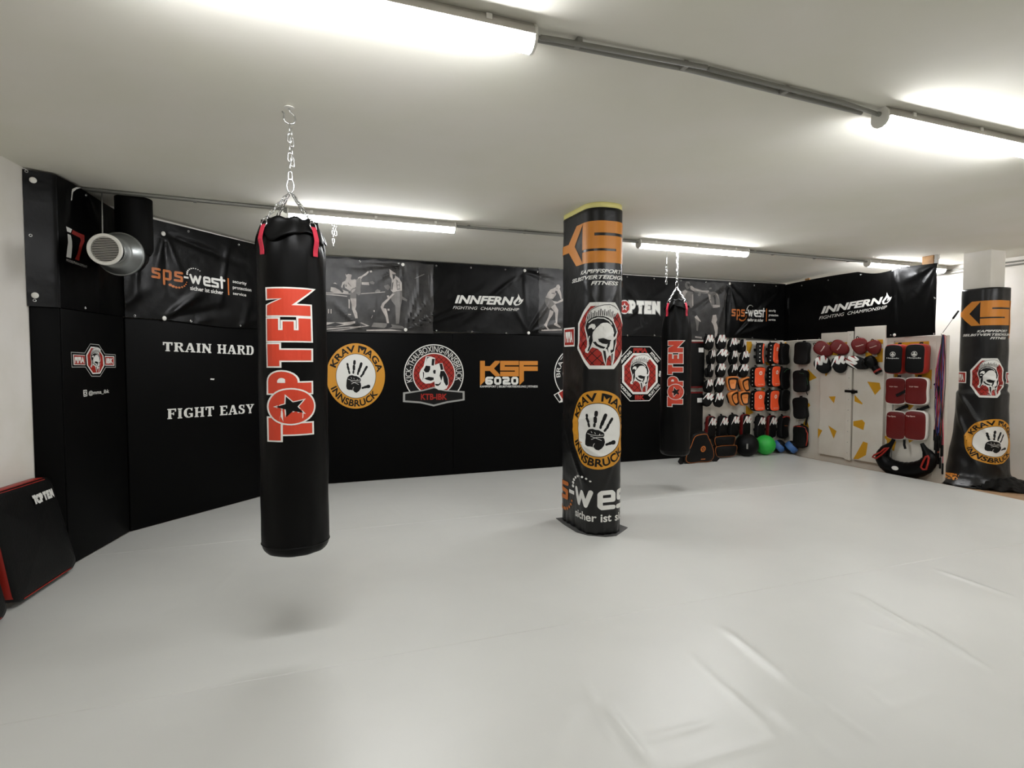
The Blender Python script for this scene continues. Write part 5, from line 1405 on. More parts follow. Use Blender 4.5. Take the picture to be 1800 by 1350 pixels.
# orange curved mitts
def make_orange(label, loc, rot, w_, h_):
    t = thing('focus_mitt', label, 'focus mitt', loc, rot, 'orange curved mitts')
    O = smooth_outline([(-.36, .5), (0, .53), (.36, .5), (.5, .38), (.42, -.1), (.32, -.42), (.14, -.5), (-.14, -.5), (-.32, -.42), (-.42, -.1), (-.5, .38)], 44)
    pd = Pad([(x*w_, z*h_) for x, z in O], .06, -.004, .014, curve=.03)
    obj('rim', pd.mesh(), 'tan_orange', t, smooth=True)
    p = Print(.0015); p.T = lambda u, v: (u*w_, v*h_)
    band = [(x*.86, z*.86-.02) for x, z in O]; inn = [(x*.58, z*.62-.03) for x, z in O]
    p.poly(band, 'ink_black', 0); p.poly(inn, 'tan_orange', 1); p.T = lambda u, v: (u, v)
    p.text('TOPTEN', -.15*w_, .15*w_, .03*h_, .08*h_, 'ink_deep_red', 2, .01)
    p.build('face_print', pd.surf(t), t, step=w_*.08, vstep=h_*.08, base=.004, label='orange face with black ring')
    bm = Pad([(x*w_*.7, z*h_*.7) for x, z in O], .05, 0, .012).mesh(); bm.transform(Matrix.Translation((0, .048, 0))); obj('glove_back', bm, 'black_cloth', t, smooth=True)
for (x, y, yaw, roll, lb) in ((668, 862, 0, 0, 'upper left'), (872, 880, 22, -14, 'upper right'), (682, 1108, 26, -16, 'lower left'), (868, 1108, 6, -4, 'lower right')):
    px_, py_ = cA(x, y); P = hit(px_, py_, (0, BY-.12, 0), (0, 1, 0)); k = (P-EYEP).dot(FW)/FL
    make_orange('orange curved mitt with a black ring, %s of the four' % lb, tuple(P), (0, math.radians(roll), math.radians(yaw-12)), 22*k, 25*k)

# thai pads
def make_thai(label, loc, rot, w_, h_, group, face, side, side_studs=True, logo=True, th=.10, waist=.06, curve=.02, text=None, under=None, seam=None):
    t = thing('kick_pad', label, 'kick pad', loc, rot, group)
    O = smooth_outline([(-.38, .49), (0, .52), (.38, .49), (.5, .36), (.5-waist, 0), (.5, -.36), (.38, -.49), (0, -.52), (-.38, -.49), (-.5, -.36), (-.5+waist*.3, 0), (-.5, .36)], 48)
    if face == 'soft_black' and not logo: O = smooth_outline([(-.30, .50), (0, .52), (.30, .50), (.47, .38), (.5-waist, 0), (.47, -.38), (.30, -.50), (0, -.52), (-.30, -.50), (-.47, -.38), (-.5+waist*.3, 0), (-.47, .38)], 48)
    P = [(x*w_, z*h_) for x, z in O]
    pd = Pad(P, th, .006, .02, curve=curve)
    obj('pad_body', pd.mesh(0, 0, 0), side, t, smooth=True)
    if face != side:
        p2 = Pad([(x*.93, z*.94) for x, z in P], .012, .006, .006, curve=curve)
        bm = p2.mesh(); bm.transform(Matrix.Translation((0, -th+.004, 0))); obj('face', bm, face, t, smooth=True, label='%s striking face' % face.split('_')[0])
        s0 = pd.surf(t); sf_ = lambda u, v, o: W(t) @ Vector((u, -(th+.009+pd.bulge*(1-min(1, p2.rad(u, v))**2)+pd.bow(v)+o+.004), v))
    else: sf_ = pd.surf(t)
    p = Print(); p.T = lambda u, v: (u, v)
    if logo == 'disc':
        p.poly(circle(0, .20*h_, .15*w_, n=24), 'pale_print', 0)
        p.poly([((.10 if k % 2 == 0 else .045)*w_*math.cos(PI/2+k*PI/5), .20*h_+(.10 if k % 2 == 0 else .045)*w_*math.sin(PI/2+k*PI/5)) for k in range(10)], face if face in M else 'ink_orange', 1)
        p.text('TOP TEN', -.26*w_, .26*w_, -.38*h_, -.34*h_, 'pale_print', 0, .01)
    if text:
        for (tx, x0, x1, y0, y1, m_) in text: p.text(tx, x0*w_, x1*w_, y0*h_, y1*h_, m_, 0, .015)
    if logo == 'crest':
        p.poly(circle(0, .17*h_, .15*w_, n=24), 'ink_white', 0); p.poly(circle(0, .17*h_, .125*w_, n=24), 'ink_black', 1)
        for a in (PI/2, PI/2+2*PI/3, PI/2+4*PI/3): p.poly(circle(.06*w_*math.cos(a), .17*h_+.06*w_*math.sin(a), .045*w_, n=12), 'ink_white', 2)
        p.line([(0, .17*h_), (0, .07*h_)], .03*w_, 'ink_white', 2)
    if logo == 'zig': zigzag(p, w_*1.16, h_*.56, cx=.02*w_, cy=.19*h_)
    p.ls = .0012
    if p.f: p.build('printed_logo', sf_, t, step=w_*.12, vstep=h_*.1, base=.002)
    if side_studs:
        bm = NB()
        for sx in (-1, 1):
            for k in range(5):
                a = -.38+.18*k; xx_ = sx*(.5-waist*(.3 if sx < 0 else 1)*max(0, 1-abs(a)*2.6))*w_
                for dp in (.62,):
                    b2 = NB(); lathe(b2, [(.009, 0), (.008, .004), (.001, .005)], 8); b2.transform(Matrix.Translation((xx_*.995, -th*dp, a*h_)) @ Matrix.Rotation(sx*PI/2, 4, 'Y'))
                    me = bpy.data.meshes.new('tmp'); b2.to_mesh(me); b2.free(); bm.from_mesh(me); bpy.data.meshes.remove(me)
        for k in range(3):
            for dp in (.55,):
                b2 = NB(); lathe(b2, [(.010, 0), (.008, .004), (.001, .005)], 8); b2.transform(Matrix.Translation(((-.22+.22*k)*w_, -th*dp, .5*h_)))
                me = bpy.data.meshes.new('tmp'); b2.to_mesh(me); b2.free(); bm.from_mesh(me); bpy.data.meshes.remove(me)
        obj('eyelets', bm, 'white_plastic', t, smooth=True, label='white eyelets along the side')
    strap(t, [(-.012, -.02, h_*.49), (-.012, .0, h_*.56), (.012, .0, h_*.56), (.012, -.02, h_*.49)], .022, .004, name='hanging_loop')
    for q in (-.15, .18): strap(t, [(-w_*.40, 0, q*h_), (-w_*.34, .028, q*h_), (w_*.34, .028, q*h_), (w_*.40, 0, q*h_)], .035, .005, name='arm_strap')
    return t
def place_back(x, y, so): 
    P = hit(x, y, (0, BY-.02-so, 0), (0, 1, 0)); return P+Vector((0, 0, 0)), (P-EYEP).dot(FW)/FL
orange = [(275, 305, 21, 37, 44, 4, 'top left'), (503, 300, 24, 37, 24, 6, 'top right'), (262, 700, 24, 36, -2, 0, 'middle left'), (515, 688, 24, 37, 12, 0, 'middle right'), (258, 1098, 24, 36, -2, 0, 'bottom left'), (498, 1095, 24, 37, 8, 0, 'bottom right')]
for (x, y, wp, hp_, yaw, roll, lb) in orange:
    P, k = place_back(*cC(x, y), .06)
    make_thai('orange kick pad with black studded sides, %s of the six' % lb, tuple(P), (0, math.radians(roll), math.radians(yaw)), wp*k*.96, hp_*k*.97, 'orange kick pads', 'orange_vinyl', 'soft_black', logo='disc', th=.10)
for (x, y, wp, hp_, roll, lb, tx) in ((700, 315, 20, 37, -2, 'plain black kick pad hanging highest, right of the orange pads', None), (702, 722, 22, 37, 0, 'black kick pad with dark green trim right of the orange pads', 'green'), (700, 1090, 21, 37, 2, 'plain black kick pad below the one with green trim, right of the orange pads', None)):
    P, k = place_back(*cC(x, y), .04)
    t = make_thai(lb, tuple(P), (0, math.radians(roll), 0), wp*k*.95, hp_*k*.97, None, 'soft_black', 'black_cloth', side_studs=False, logo=None, th=.09)
    if tx:
        w_, h_ = wp*k*.95, hp_*k*.97
        bm = NB(); tube(bm, [(-w_*.30, -.116, h_*.30), (-w_*.05, -.124, h_*.44), (w_*.30, -.124, h_*.46), (w_*.42, -.112, h_*.40)], .004, 6); obj('trim', bm, mat('dark_green', '16502c', .5).name, t, smooth=True, label='dark green trim')
def cB(x, y): return (1215+x/9.73, 715+y/9.73)
for i, (x, y, wp, hp_, roll) in enumerate([(292, 350, 21, 41, 5), (492, 340, 21, 40, 4), (685, 318, 22, 40, 3), (885, 310, 22, 39, 1), (1135, 335, 21, 40, 2), (1330, 335, 21, 40, 2)]):
    P, k = place_back(*cB(x, y), .03)
    make_thai('black kick pad with white zigzag print, %s from the left in the bottom row' % ['first', 'second', 'third', 'fourth', 'fifth', 'sixth'][i], tuple(P), (0, math.radians(roll), math.radians(6)), wp*k*.9, hp_*k*.96, 'zigzag print kick pads in the bottom row', 'soft_black', 'red_vinyl' if i in (0, 3, 5) else 'black_cloth', side_studs=False, logo='zig', th=.07, waist=.01, curve=.0)
P, k = place_back(*cB(1530, 340), .03)
t = make_thai('black kick pad with orange-red top, last in the bottom row', tuple(P), (0, math.radians(4), math.radians(4)), 20*k, 38*k, None, 'soft_black', 'black_cloth', side_studs=False, logo=None, th=.08, text=[('TOP TEN', -.2, .2, .05, .09, 'ink_brown_orange')])
bm = NB(); tube(bm, [(-9*k, -.10, 17*k), (-3*k, -.11, 19*k), (5*k, -.11, 18.5*k), (9*k, -.09, 15*k)], .010, 8); obj('trim', bm, 'ink_red', t, smooth=True, label='orange-red top edge')

# ---- the two tall kick shields behind the far punching bag
for (x0, y0, x1, y1, lb) in ((1204, 602, 1240, 681, 'upper of two black kick shields with red edges behind the far bag'), (1203, 690, 1237, 770, 'lower of two black kick shields with red edges behind the far bag')):
    A, B_ = hit(x0, y1, (0, BY-.10, 0), (0, 1, 0)), hit(x1, y0, (0, BY-.10, 0), (0, 1, 0))
    w_, h_ = B_.x-A.x, B_.z-A.z
    t = thing('kick_shield', lb, 'kick shield', ((A.x+B_.x)/2, BY-.004, (A.z+B_.z)/2), (0, 0, 0), 'kick shields on the back wall')
    pd = Pad(rrect_outline(w_, h_, .03), .09, .008, .014)
    obj('cushion', pd.mesh(0, 0, 0), 'soft_black', t, smooth=True)
    for sz in (1, -1):
        bm = NB(); box(bm, -w_/2+.01, w_/2-.01, -.092, -.02, sz*h_/2-.012, sz*h_/2+.012, bev=.005); obj('edge_panel', bm, 'red_vinyl', t, smooth=True, auto=40, label='red edge')
    p = Print(); p.T = lambda u, v: (u, v); p.rect(.16*w_, h_*.28, .42*w_, h_*.38, 'ink_white', 0)
    p.build('tag', pd.surf(t), t, label='small white tag')

# ---- balls on the mat below
def ball(name, label, cx, ybot, r, m, group=None, kind=None):
    P = floor_at(cx, ybot, 0.0)
    y = min(P.y, BY-.03-r*1.02)
    t = thing(name, label, 'ball', (P.x*y/P.y, y, .002))
    if group: t['group'] = group
    bm = NB(); bmesh.ops.create_uvsphere(bm, u_segments=40, v_segments=24, radius=r); bm.transform(Matrix.Translation((0, 0, r)))
    if kind == 'panel':
        for f in bm.faces:
            c = f.calc_center_median(); q = (c-Vector((0, 0, r))).normalized()
            f.material_index = 1 if (abs(q.dot(Vector((.5, -.5, .7)).normalized())) < .45) else 0
        obj('shell', bm, ['soft_black', m], t, smooth=True)
    else: obj('shell', bm, m, t, smooth=True)
    return t
b_ = ball('medicine_ball', 'large black ball on the mat below the zigzag pads', 1312.5, 800, .175, 'soft_black')
bm = NB(); box(bm, -.012, .012, -.002, .002, -.04, .04, bev=.001); bm.transform(Matrix.Translation((-.115, -.131, .175)) @ Matrix.Rotation(-.7, 4, 'Z')); obj('tag', bm, 'grey_plastic', b_, label='small grey tag')
g_ = ball('medicine_ball', 'bright green ball beside the large black ball', 1344.5, 799.5, .155, 'green_rubber')
bm = NB(); tube(bm, [(.1555*math.cos(a)*math.cos(.2), -.1555*abs(math.sin(a)) if False else .1555*math.sin(a), .155+.1555*math.cos(a)*math.sin(.2)) for a in [2*PI*k/48 for k in range(48)]], .0015, 6, closed=True); obj('seam', bm, 'green_rubber', g_, smooth=True)
for (cx, yb_, rr_, lb, a_) in ((1371, 796, .105, 'blue and black ball next to the green ball', 0), (1388, 798, .105, 'blue and black ball farthest right, near the corner', 1)):
    t = ball('medicine_ball', lb, cx+(3 if a_ else -2), yb_, rr_, 'blue_rubber', 'blue and black balls', 'panel')
# ---- body protectors lying against the wall
def make_protector(label, x, y, wpx, hpx, lean, so):
    P = floor_at(x, y, 0); k = (P-EYEP).dot(FW)/FL; w_, h_ = wpx*k, hpx*k
    t = thing('body_protector', label, 'body protector', (P.x, min(P.y, BY-so), .01), (-lean, 0, 0), 'body protectors on the mat')
    O = smooth_outline([(-.30, .92), (-.12, 1.0), (.12, 1.0), (.22, .86), (.36, .62), (.48, .36), (.5, .12), (.34, .0), (0, .02), (-.34, .0), (-.5, .12), (-.48, .36), (-.38, .62)], 48)
    pd = Pad([(a*w_, b*h_) for a, b in O], .10, .03, .03)
    obj('vest', pd.mesh(), 'soft_black', t, smooth=True)
    p = Print(); p.T = lambda u, v: (u, v)
    p.line([(a*w_*.90, h_*.45+(b-.45)*h_*.90) for a, b in O], .007, 'ink_brown_orange', 0, closed=True)
    p.poly(circle(.02*w_, .5*h_, .085*w_, n=28), 'ink_brown_orange', 1)
    p.line([(.02*w_+(.055 if j % 2 == 0 else .025)*w_*math.cos(PI/2+j*PI/5), .5*h_+(.055 if j % 2 == 0 else .025)*w_*math.sin(PI/2+j*PI/5)) for j in range(10)], .008, 'ink_black', 2, closed=True)
    p.rect(.02*w_, .13*h_, .16*w_, .17*h_, 'ink_brown_orange', 1)
    p.build('printed_trim', pd.surf(t), t, step=w_*.12, vstep=h_*.12, label='orange trim and star badge')
    for sx in (-1, 1):
        strap(t, [(sx*.44*w_, -.05, .2*h_), (sx*.56*w_, -.07, .10*h_), (sx*.62*w_, -.09, .03*h_)], .10, .012, name='side_flap')
    return t
make_protector('black body protector with orange star badge, leaning below the kick shields', 1221, 812, 64, 56, -.18, .20)
t = thing('body_protector', 'folded black body protector with orange trim between the star badge one and the black ball', 'body protector', (6.10, 6.93, .01), (-.0, 0, 0), 'body protectors on the mat')
for (cz, hh, ww, yy_, nm) in ((.10, .16, .40, 0, 'lower_fold'), (.245, .15, .38, .03, 'upper_fold')):
    O = smooth_outline([(-.5, .3), (-.35, .5), (.35, .5), (.5, .35), (.44, -.3), (.3, -.5), (-.3, -.5), (-.46, -.3)], 40)
    pd = Pad([(a*ww, b*hh) for a, b in O], .13, .02, .03); bm = pd.mesh(); bm.transform(Matrix.Translation((0, .06+yy_, cz))); obj(nm, bm, 'soft_black', t, smooth=True)
    bm = NB(); tube(bm, [(a*ww*1.01, .06+yy_-.11, cz+b*hh*1.01) for a, b in O[:]], .0035, 6, closed=True); obj('trim', bm, 'ink_brown_orange', t, smooth=True, label='orange trim')

# ---- right partition: kick pads on the corner strip
RX = (0, 0, -PI/2)
def place_right(x, y, so, X=PX):
    P = hit(x, y, (X-so, 0, 0), (1, 0, 0)); return P, (P-EYEP).dot(FW)/FL
def on_right(fn, label, x, y, so, w_, h_, roll, yaw, *a, **kw):
    P, k = place_right(x, y, so+kw.get('th', .1)*.5); P.x = PX-so
    return fn(label, tuple(P), (0, math.radians(roll), -PI/2+math.radians(yaw)), w_*k, h_*k, *a, **kw)
on_right(make_thai, 'smooth black kick pad at the top of the corner strip', 1409, 621, .035, 27, 38, 2, 20, None, 'soft_black', 'black_cloth', side_studs=False, logo=None, th=.09)
t = on_right(make_thai, 'black kick pad with green streaks, second on the corner strip', 1407, 670, .035, 27, 37, -3, 20, None, 'soft_black', 'black_cloth', side_studs=False, logo=None, th=.09)
bm = NB(); tube(bm, [(.0, -.116, .13), (.06, -.110, .12), (.10, -.09, .06), (.11, -.085, -.04), (.06, -.10, -.12)], .004, 6); obj('trim', bm, 'dark_green', t, smooth=True, label='green streaks')
strap(t, [(.07, -.05, -.16), (.085, -.04, -.22)], .012, .004)
t = on_right(make_thai, 'black kick pad with a trailing strap, third on the corner strip', 1406, 717, .035, 25, 36, -5, 20, None, 'soft_black', 'black_cloth', side_studs=False, logo=None, th=.09)
strap(t, [(.10, -.05, -.12), (.07, -.04, -.20), (.05, -.03, -.27)], .03, .004)
t = on_right(make_thai, 'black kick pad with orange-red edge, lowest on the corner strip', 1406, 767, .035, 25, 38, 0, 20, None, 'soft_black', 'black_cloth', side_studs=False, logo=None, th=.09)
bm = NB(); tube(bm, [(-.09, -.10, .15), (0, -.112, .165), (.08, -.10, .15), (.118, -.09, .06), (.115, -.09, -.06), (.10, -.09, -.13)], .009, 8); obj('trim', bm, 'ink_red', t, smooth=True, label='orange-red edge')

# ---- mitts on the doors
def cD(x, y): return (1425+x/13.33, 580+y/13.33)
EGG = smooth_outline([(0, .5), (.34, .42), (.5, .18), (.46, -.1), (.3, -.38), (.1, -.5), (-.1, -.5), (-.3, -.38), (-.46, -.1), (-.5, .18), (-.34, .42)], 44)
def door_mitt(label, x, y, wpx, hpx, roll, kind, group, yaw=30, so=.05):
    px_, py_ = cD(x, y); P = hit(px_, py_, (FX-.05-so, 0, 0), (1, 0, 0)); k = (P-EYEP).dot(FW)/FL; P.x = FX-.015-so
    return make_mitt(label, tuple(P), (0, math.radians(roll), -PI/2+math.radians(yaw)), wpx*k, hpx*k, group, kind)
for (x, y, w_, h_, roll, yaw, lb) in ((262, 450, 24, 32, -58, 35, 'first from the left'), (645, 415, 24, 31, -60, 35, 'second from the left'), (1112, 378, 25, 29, -16, 35, 'third from the left'), (1455, 405, 24, 25, -20, 22, 'last on the right')):
    door_mitt('glossy dark red mitt on the white doors, %s' % lb, x, y, w_, h_, roll, 'red', 'red mitts on the doors', yaw)
for (x, y, w_, h_, roll, yaw, lb) in ((255, 822, 26, 30, -28, 35, 'first from the left'), (645, 812, 25, 29, -8, 35, 'second from the left'), (1085, 775, 22, 38, -74, 35, 'third, lying on its side')):
    door_mitt('black mitt with white zigzag under the red mitts, %s' % lb, x, y, w_, h_, roll, 'zig', 'zigzag mitts on the doors', yaw)
P = hit(*cD(1400, 810), (FX-.09, 0, 0), (1, 0, 0)); P.x = FX-.02
t = thing('boxing_glove', 'shiny black boxing glove with red cuff hanging on the right door', 'boxing glove', tuple(P), (0, math.radians(-35), -PI/2+.4))
bm = NB(); prof = [(.02, .13), (.05, .115), (.066, .08), (.068, .03), (.058, -.01), (.045, -.04)]
rings = [[Vector((r*1.15*math.cos(a), -.07+r*math.sin(a)*.95, z)) for a in [2*PI*k/28 for k in range(28)]] for r, z in prof]; loft(bm, rings); obj('fist', bm, 'red_vinyl' if False else 'bag_leather', t, smooth=True)
bm = NB(); tube(bm, [(-.06, -.09, -.01), (-.088, -.09, .03), (-.08, -.10, .075), (-.045, -.115, .095)], lambda q: .022-.006*abs(q-.4), 12); obj('thumb', bm, 'bag_leather', t, smooth=True)
bm = NB(); lathe(bm, [(.047, -.14), (.050, -.12), (.048, -.05), (.046, -.03)], 28); bm.transform(Matrix.Translation((0, -.07, 0))); obj('cuff', bm, 'bag_leather', t, smooth=True, auto=40)
bm = NB(); lathe(bm, [(.051, -.115), (.052, -.11), (.051, -.09)], 28, cap=(False, False)); bm.transform(Matrix.Translation((0, -.07, 0))); obj('cuff_band', bm, 'ink_deep_red', t, smooth=True, label='dark red cuff band')

# ---- pads on the right panel
for (x, y, w_, h_, lb) in ((297, 372, 29.5, 50, 'left'), (635, 368, 31, 51, 'right')):
    px_, py_ = cE(x, y)
    on_right(make_thai, 'black-faced kick pad with thick red sides, %s of the pair' % lb, px_, py_, .035, w_, h_, 1, 12, 'black and red kick pads', 'soft_black', 'pad_red', side_studs=False, logo='crest', th=.17, waist=.0, curve=-.004, text=[('Haepadu', -.33, .33, -.0, .06, 'ink_white')])
for (x, y, w_, h_, lb, st_) in ((318, 872, 32.5, 46, 'left', 0), (640, 875, 35, 47, 'right', 1)):
    px_, py_ = cE(x, y)
    t = on_right(make_thai, 'dark red curved kick pad with white studded edge, %s of the pair' % lb, px_, py_, .035, w_, h_, 0, 14, 'dark red curved kick pads', 'red_vinyl', 'white_plastic', side_studs=False, logo=None, th=.11, waist=.02, curve=.012, text=[('TOP TEN', -.28, .12, .14, .18, 'pale_print')])
    if st_ == 0: strap(t, [(.20, -.05, .05), (.15, -.135, .02), (.04, -.140, -.05), (.02, -.139, -.06)], .035, .005)
    else: strap(t, [(.17, -.03, .10), (.22, -.05, .05), (.215, -.05, -.05), (.20, -.05, -.09)], .03, .005)
    strap(t, [(.12, -.03, -.19), (.03, -.03, -.235), (-.02, -.03, -.27)], .04, .005)
for (x, y, w_, h_, lb) in ((442, 358, 31.5, 49, 'left'), (768, 362, 34, 51, 'right')):
    px_, py_ = cF(x, y)
    t = on_right(make_thai, 'flat dark red kick pad with cream edge, %s of the pair' % lb, px_, py_, .035, w_, h_, 0, 12, 'dark red flat kick pads', 'red_vinyl', 'white_plastic', side_studs=False, logo=None, th=.09, waist=-.02, curve=-.006, text=[('Top Sport', -.40, .02, .28, .34, 'pale_print')])
    if lb == 'right': strap(t, [(-.14, -.03, -.2), (-.135, -.04, -.27), (-.12, -.04, -.32)], .028, .005)

# ---- belly protector hanging low on the right panel
S_, PXf = xface(PX-.10)
U0 = [cF(*q) for q in [(405, 600), (355, 680), (265, 770), (215, 900), (300, 1030), (450, 1100), (620, 1130), (800, 1110), (940, 1050), (1010, 940), (985, 850), (930, 760), (880, 670)]]
pts = []
for q in U0: u, v = PXf(*q); pts.append((20-u, v))
t = thing('belly_protector', 'black horseshoe-shaped belly protector with red grips standing below the red pads', 'belly protector', (PX-.10, pts[6][0], pts[6][1]))
def crom(P, per=5):
    out = []
    for i in range(len(P)-1):
        p0, p1, p2, p3 = P[max(i-1, 0)], P[i], P[i+1], P[min(i+2, len(P)-1)]
        for k in range(per):
            tt = k/per; out.append(tuple(.5*(2*p1[c]+(-p0[c]+p2[c])*tt+(2*p0[c]-5*p1[c]+4*p2[c]-p3[c])*tt*tt+(-p0[c]+3*p1[c]-3*p2[c]+p3[c])*tt**3) for c in range(len(p1))))
    out.append(P[-1]); return out
rad = [.022, .030, .062, .085, .100, .108, .108, .105, .098, .082, .062, .034, .022]
Q = crom([(PX-.11, a, b, r) for (a, b), r in zip(pts, rad)], 5)
bm = NB(); rings = []
for i, q in enumerate(Q):
    a, b = Vector(Q[max(i-1, 0)][:3]), Vector(Q[min(i+1, len(Q)-1)][:3]); d_ = (b-a).normalized(); nx_ = Vector((1, 0, 0)); s_ = d_.cross(nx_).normalized()
    rr_ = q[3]*(1+.03*math.sin(i*2.1)); dep = min(rr_, .085)
    rings.append([Vector(q[:3])+s_*rr_*math.cos(a_)+nx_*dep*math.sin(a_) for a_ in [2*PI*k/20 for k in range(20)]])
loft(bm, rings); obj('cushion', bm, 'bag_leather', t, world=True, smooth=True)
def flat_on(Xp, P_, m, nm, lb, wd=.012, closed=True):
    s2, px2 = xface(Xp); p = [px2(*cF(*q)) for q in P_]
    bm = NB(); tube(bm, [s2(a, b, 0) for a, b in p], wd, 8, closed=closed); return obj(nm, bm, m, t, world=True, smooth=True, label=lb)
flat_on(PX-.215, [(310, 745), (235, 760), (170, 820), (60, 870), (35, 900), (95, 925), (190, 860), (260, 790)], 'pad_red', 'grip', 'red grip')
flat_on(PX-.215, [(975, 880), (935, 900), (890, 990), (855, 1070), (890, 1110), (945, 1110), (975, 1010), (990, 920)], 'pad_red', 'grip', 'red grip')
bm = NB(); lathe(bm, [(.045, 0), (.045, .003), (.001, .005)], 24); c = hit(*cF(418, 1088), (PX-.20, 0, 0), (1, 0, 0)); bm.transform(Matrix.Translation(c) @ Matrix.Rotation(-PI/2, 4, 'Y') @ Matrix.Scale(.6, 4, (1, 0, 0))); obj('badge', bm, 'ink_white', t, world=True, label='white oval badge')

# ---- skipping ropes hanging at the end of the partition
rng = random.Random(9)
cols = [('rope_red', 'b0203a', 'red'), ('rope_pink', 'd8485f', 'pink'), ('rope_purple', '5a3a8c', 'purple'), ('rope_black', '131313', 'black'), ('rope_orange', 'e0562c', 'orange'), ('rope_red', 'b0203a', 'red'), ('rope_blue', '3a4a9a', 'blue'), ('rope_black', '131313', 'black'), ('rope_pink', 'd8485f', 'pink'), ('rope_black', '131313', 'black')]
seen = {}
for m_, hx, nm in cols: mat(m_, hx, .45)
place_ = ['on the left edge of the bundle', 'just right of the leftmost rope', 'in the middle of the bundle', 'behind the red ones', 'with its low end near the floor', 'second from the left', 'near the pillar side', 'closest to the pillar', 'crossing the lower half', 'at the right edge of the bundle']
topy = 4.700
hk_ = thing('wall_hook', 'small metal hook at the partition end holding the skipping ropes', 'hook', (PX-.002, topy-.02, 1.80))
bm = NB(); tube(bm, [(PX, topy-.02, 1.795), (PX-.03, topy-.02, 1.80), (PX-.07, topy-.02, 1.80), (PX-.085, topy-.02, 1.82)], .004, 8); obj('hook', bm, 'steel', hk_, world=True, smooth=True)
for i, (m_, hx, nm) in enumerate(cols):
    off = (i-4.5)*.011; xo = PX-.02-.010*(i % 4)-.006
    zl = [.62, .50, .58, .46, .33, .66, .55, .50, .28, .44][i]; zr = zl+rng.uniform(-.12, .1)
    t = thing('skipping_rope', '%s skipping rope folded over the hook, %s' % (nm, place_[i]), 'skipping rope', (xo, topy+off*.2, 1.80), group='skipping ropes on the partition end')
    wv = rng.uniform(-.012, .012)
    yb_ = topy+.01-off*.9
    L1 = [(xo-.004, yb_+.018*math.sin(z*5+i), z) for z in [zl+(1.76-zl)*k/10 for k in range(11)]]
    R1 = [(xo+.004, yb_-.012+.014*math.sin(z*4+i*2), z) for z in [zr+(1.76-zr)*k/10 for k in range(11)]]
    def pin(P): return [(x, y+(topy-.02-y)*max(0, (z-1.2)/.56)**1.5*.8, z) for x, y, z in P]
    L1, R1 = pin(L1), pin(R1)
    path = L1+[(xo, topy-.02+(L1[-1][1]-topy+.02)*.3, 1.805)]+R1[::-1]
    bm = NB(); tube(bm, path, .004, 6); obj('cord', bm, m_, t, world=True, smooth=True, label='%s cord' % nm)
    for e in (path[0], path[-1]):
        bm = NB(); lathe(bm, [(.008, 0), (.011, .01), (.010, .13), (.007, .14)], 12); bm.transform(Matrix.Translation((e[0], e[1], e[2]-.135))); obj('handle', bm, 'soft_black', t, world=True, smooth=True, auto=40)

# ================================================================== FAR WRAPPED PILLAR
FC = (7.93, 4.50)
f2, per2 = rrect(FC[0], FC[1], .205, .215, .15)
def wr2(s, z):
    k = .004*noise.noise(Vector((s*6, z*6, 30)))
    lo = max(0, min(1, (1.12-z)/.03)); k += .022*lo                       # lower sheet lapped over the upper one
    lower = max(0, (1.12-z)/1.15)
    k += lower*lower*.05*(1+math.sin(s*3+1))*.5
    if s < -.1: k += lower**2*.10*min(1, (-s-.1)/.3)
    k += .012*lower*noise.noise(Vector((s*9+z*4, z*6-s*5, 40)))
    for (sc_, zc_, an, ln, am) in ((-.1, 1.20, .3, .4, .012), (-.2, 1.28, -.4, .3, .010), (.02, 1.17, .1, .3, .010), (-.3, .8, -1.0, .5, .018), (-.35, .5, -1.2, .5, .02), (-.2, .35, -.9, .3, .015), (-.1, 1.42, -.3, .25, .006)):
        ds, dz = s-sc_, z-zc_; ca, sa = math.cos(an), math.sin(an); al, pe = ds*ca+dz*sa, -ds*sa+dz*ca
        if abs(al) < ln: k += am*math.exp(-(pe/.02)**2)*(1-(al/ln)**2)
    if z < .12: q = (.12-z)/.16; k += .12*q*q*(1+.3*math.sin(s*14))
    return k
surf2 = wrap_surface(lambda s: f2(s), lambda s, z: wr2(((s+per2/2) % per2)-per2/2, z))
pl2 = thing('padded_pillar', 'far white column wrapped in black vinyl with club logos, by the skipping ropes', 'pillar', (FC[0], FC[1], FZ))
obj('vinyl_wrap', wrap_mesh(surf2, per2, FZ+.004, 2.36), 'wrap_vinyl', pl2, world=True, smooth=True)
pillar_prints(surf2, pl2, 2.205, .295, -.29, 1.28, .47, -.19, .52, .27, -.115, wo=.9)
# crumpled surplus of the wrap lying on the floor
bm = NB(); N1, N2 = 46, 9; F = []
for i in range(N1+1):
    a = math.radians(150+i*185/N1); row = []
    for j in range(N2+1):
        q = j/N2; rr_ = .27+q*(.13+.10*max(0, math.sin(a+2.6))+.07*math.cos(a*1.0+.9))
        row.append(bm.verts.new((FC[0]+rr_*math.cos(a)*1.15, FC[1]+rr_*math.sin(a)*1.1, FZ+.012+(1-q)**2*.10+.016*math.sin(i*1.3+j)*(.3+q)+.014*abs(math.sin(i*.7-j*.8)))))
    F.append(row)
for i in range(N1):
    for j in range(N2): bm.faces.new((F[i][j], F[i+1][j], F[i+1][j+1], F[i][j+1]))
bmesh.ops.solidify(bm, geom=bm.faces[:], thickness=.004)
obj('floor_skirt', bm, 'wrap_vinyl', pl2, world=True, smooth=True)
p = Print(); p.T = lambda u, v: (u, v)
p.text('SPS', -.74, -.38, .02, .09, 'ink_orange', 0, .05)
p.build('lettering', surf2, pl2, step=.03, vstep=.03, label='orange folded lettering near the floor')
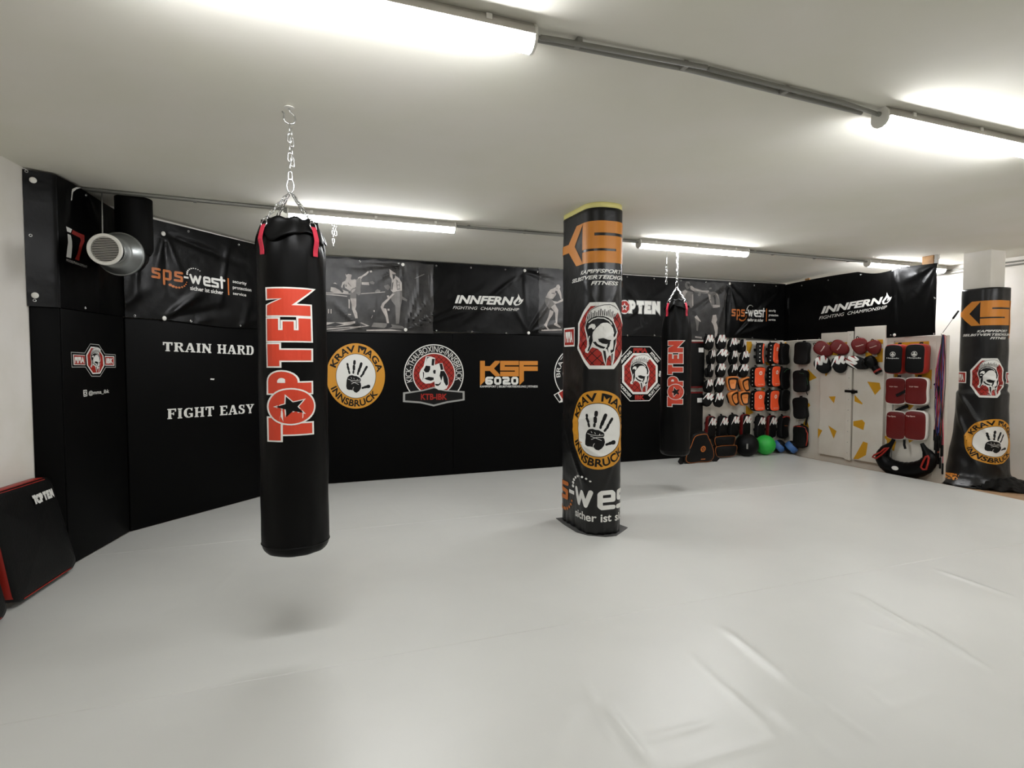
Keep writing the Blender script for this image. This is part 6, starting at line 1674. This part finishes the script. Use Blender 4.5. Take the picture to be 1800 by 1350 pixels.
# dark strap end from the wrap to the ropes
a, b = Vector((7.66, 4.64, 2.10)), Vector((7.478, 4.70, 1.83))
t = thing('elastic_cord', 'thin cord with a black grip stretched from the far pillar to the skipping ropes', 'cord', tuple(a))
bm = NB(); tube(bm, [tuple(a.lerp(b, .3)), tuple(b)], .003, 6); obj('cord', bm, 'soft_black', t, world=True, smooth=True)
bm = NB(); tube(bm, [tuple(a), tuple(a.lerp(b, .35))], .012, 10); obj('grip', bm, 'soft_black', t, world=True, smooth=True)

# ================================================================== KICK SHIELDS BY THE LEFT WALL
def shield(label, c00, c10, c11, c01, th, back, text=True, name='kick_shield'):
    """corners: bottom-left, bottom-right, top-right, top-left of the front face"""
    c00, c10, c11, c01 = map(Vector, (c00, c10, c11, c01)); bk = Vector(back)*th
    t = thing(name, label, 'kick shield', tuple((c00+c10)/2+bk*.5), group='kick shields by the left wall')
    def B2(u, v): return (c00*(1-u)+c10*u)*(1-v)+(c01*(1-u)+c11*u)*v
    O = rrect_outline(1, 1, .12, 6); pd = Pad(O, 1, .0, .16)
    ln = (c10-c00).length
    def mapv(v): 
        y = -v.y
        p = B2(v.x+.5, v.z+.5)
        bul = .018*(1-(2*v.x)**2)*(1-(2*v.z)**2) if y > .9 else 0
        wr = .006*noise.noise(Vector((v.x*7, v.z*10, 2)))*(1 if y > .5 else 0)
        return p+bk*(1-y)-Vector(back)*(bul+wr)
    bm = pd.mesh(1, 0, 1)
    for f in bm.faces:
        c = f.calc_center_median()
        f.material_index = 1 if ((c.z > .45 and -c.y < .80) or (c.x < -.46 and -c.y < .80)) and not c.z < -.45 else 0
    for v in bm.verts: v.co = mapv(v.co)
    obj('cushion', bm, ['soft_black', 'pad_red'], t, world=True, smooth=True)
    n_ = (c10-c00).cross(c01-c00).normalized()
    if n_.dot(Vector(back)) > 0: n_ = -n_
    for vv in (.985, .015):
        bm = NB(); tube(bm, [B2(.13+.74*k/10, vv)+n_*(-.012) for k in range(11)], .0035, 6); obj('piping', bm, 'pad_red', t, world=True, smooth=True, label='red piping')
    if text:
        p = Print(); p.T = lambda a_, b_: (.52+a_/4.56*.36, .795+b_*.085)
        top_ten(p, 'ink_white', 'ink_white', 'ink_black', .02)
        p.build('lettering', lambda u, v, o: B2(u, v)-Vector(back)*(.018*(1-(2*u-1)**2)*(1-(2*v-1)**2)+.006+o), t, step=.05, vstep=.05, label='white lettering')
    return t
shield('black kick shield with red edges and white lettering leaning on the left wall', (-1.575, 4.16, .03), (-1.468, 4.865, .03), (-1.600, 4.83, .69), (-1.655, 4.10, .72), .10, (-1, .1, 0))
shield('second black and red kick shield at the left edge of the photo, nearest the camera', (-1.60, 3.46, .03), (-1.565, 4.07, .03), (-1.67, 4.05, .62), (-1.70, 3.46, .62), .09, (-1, 0, 0), text=False)
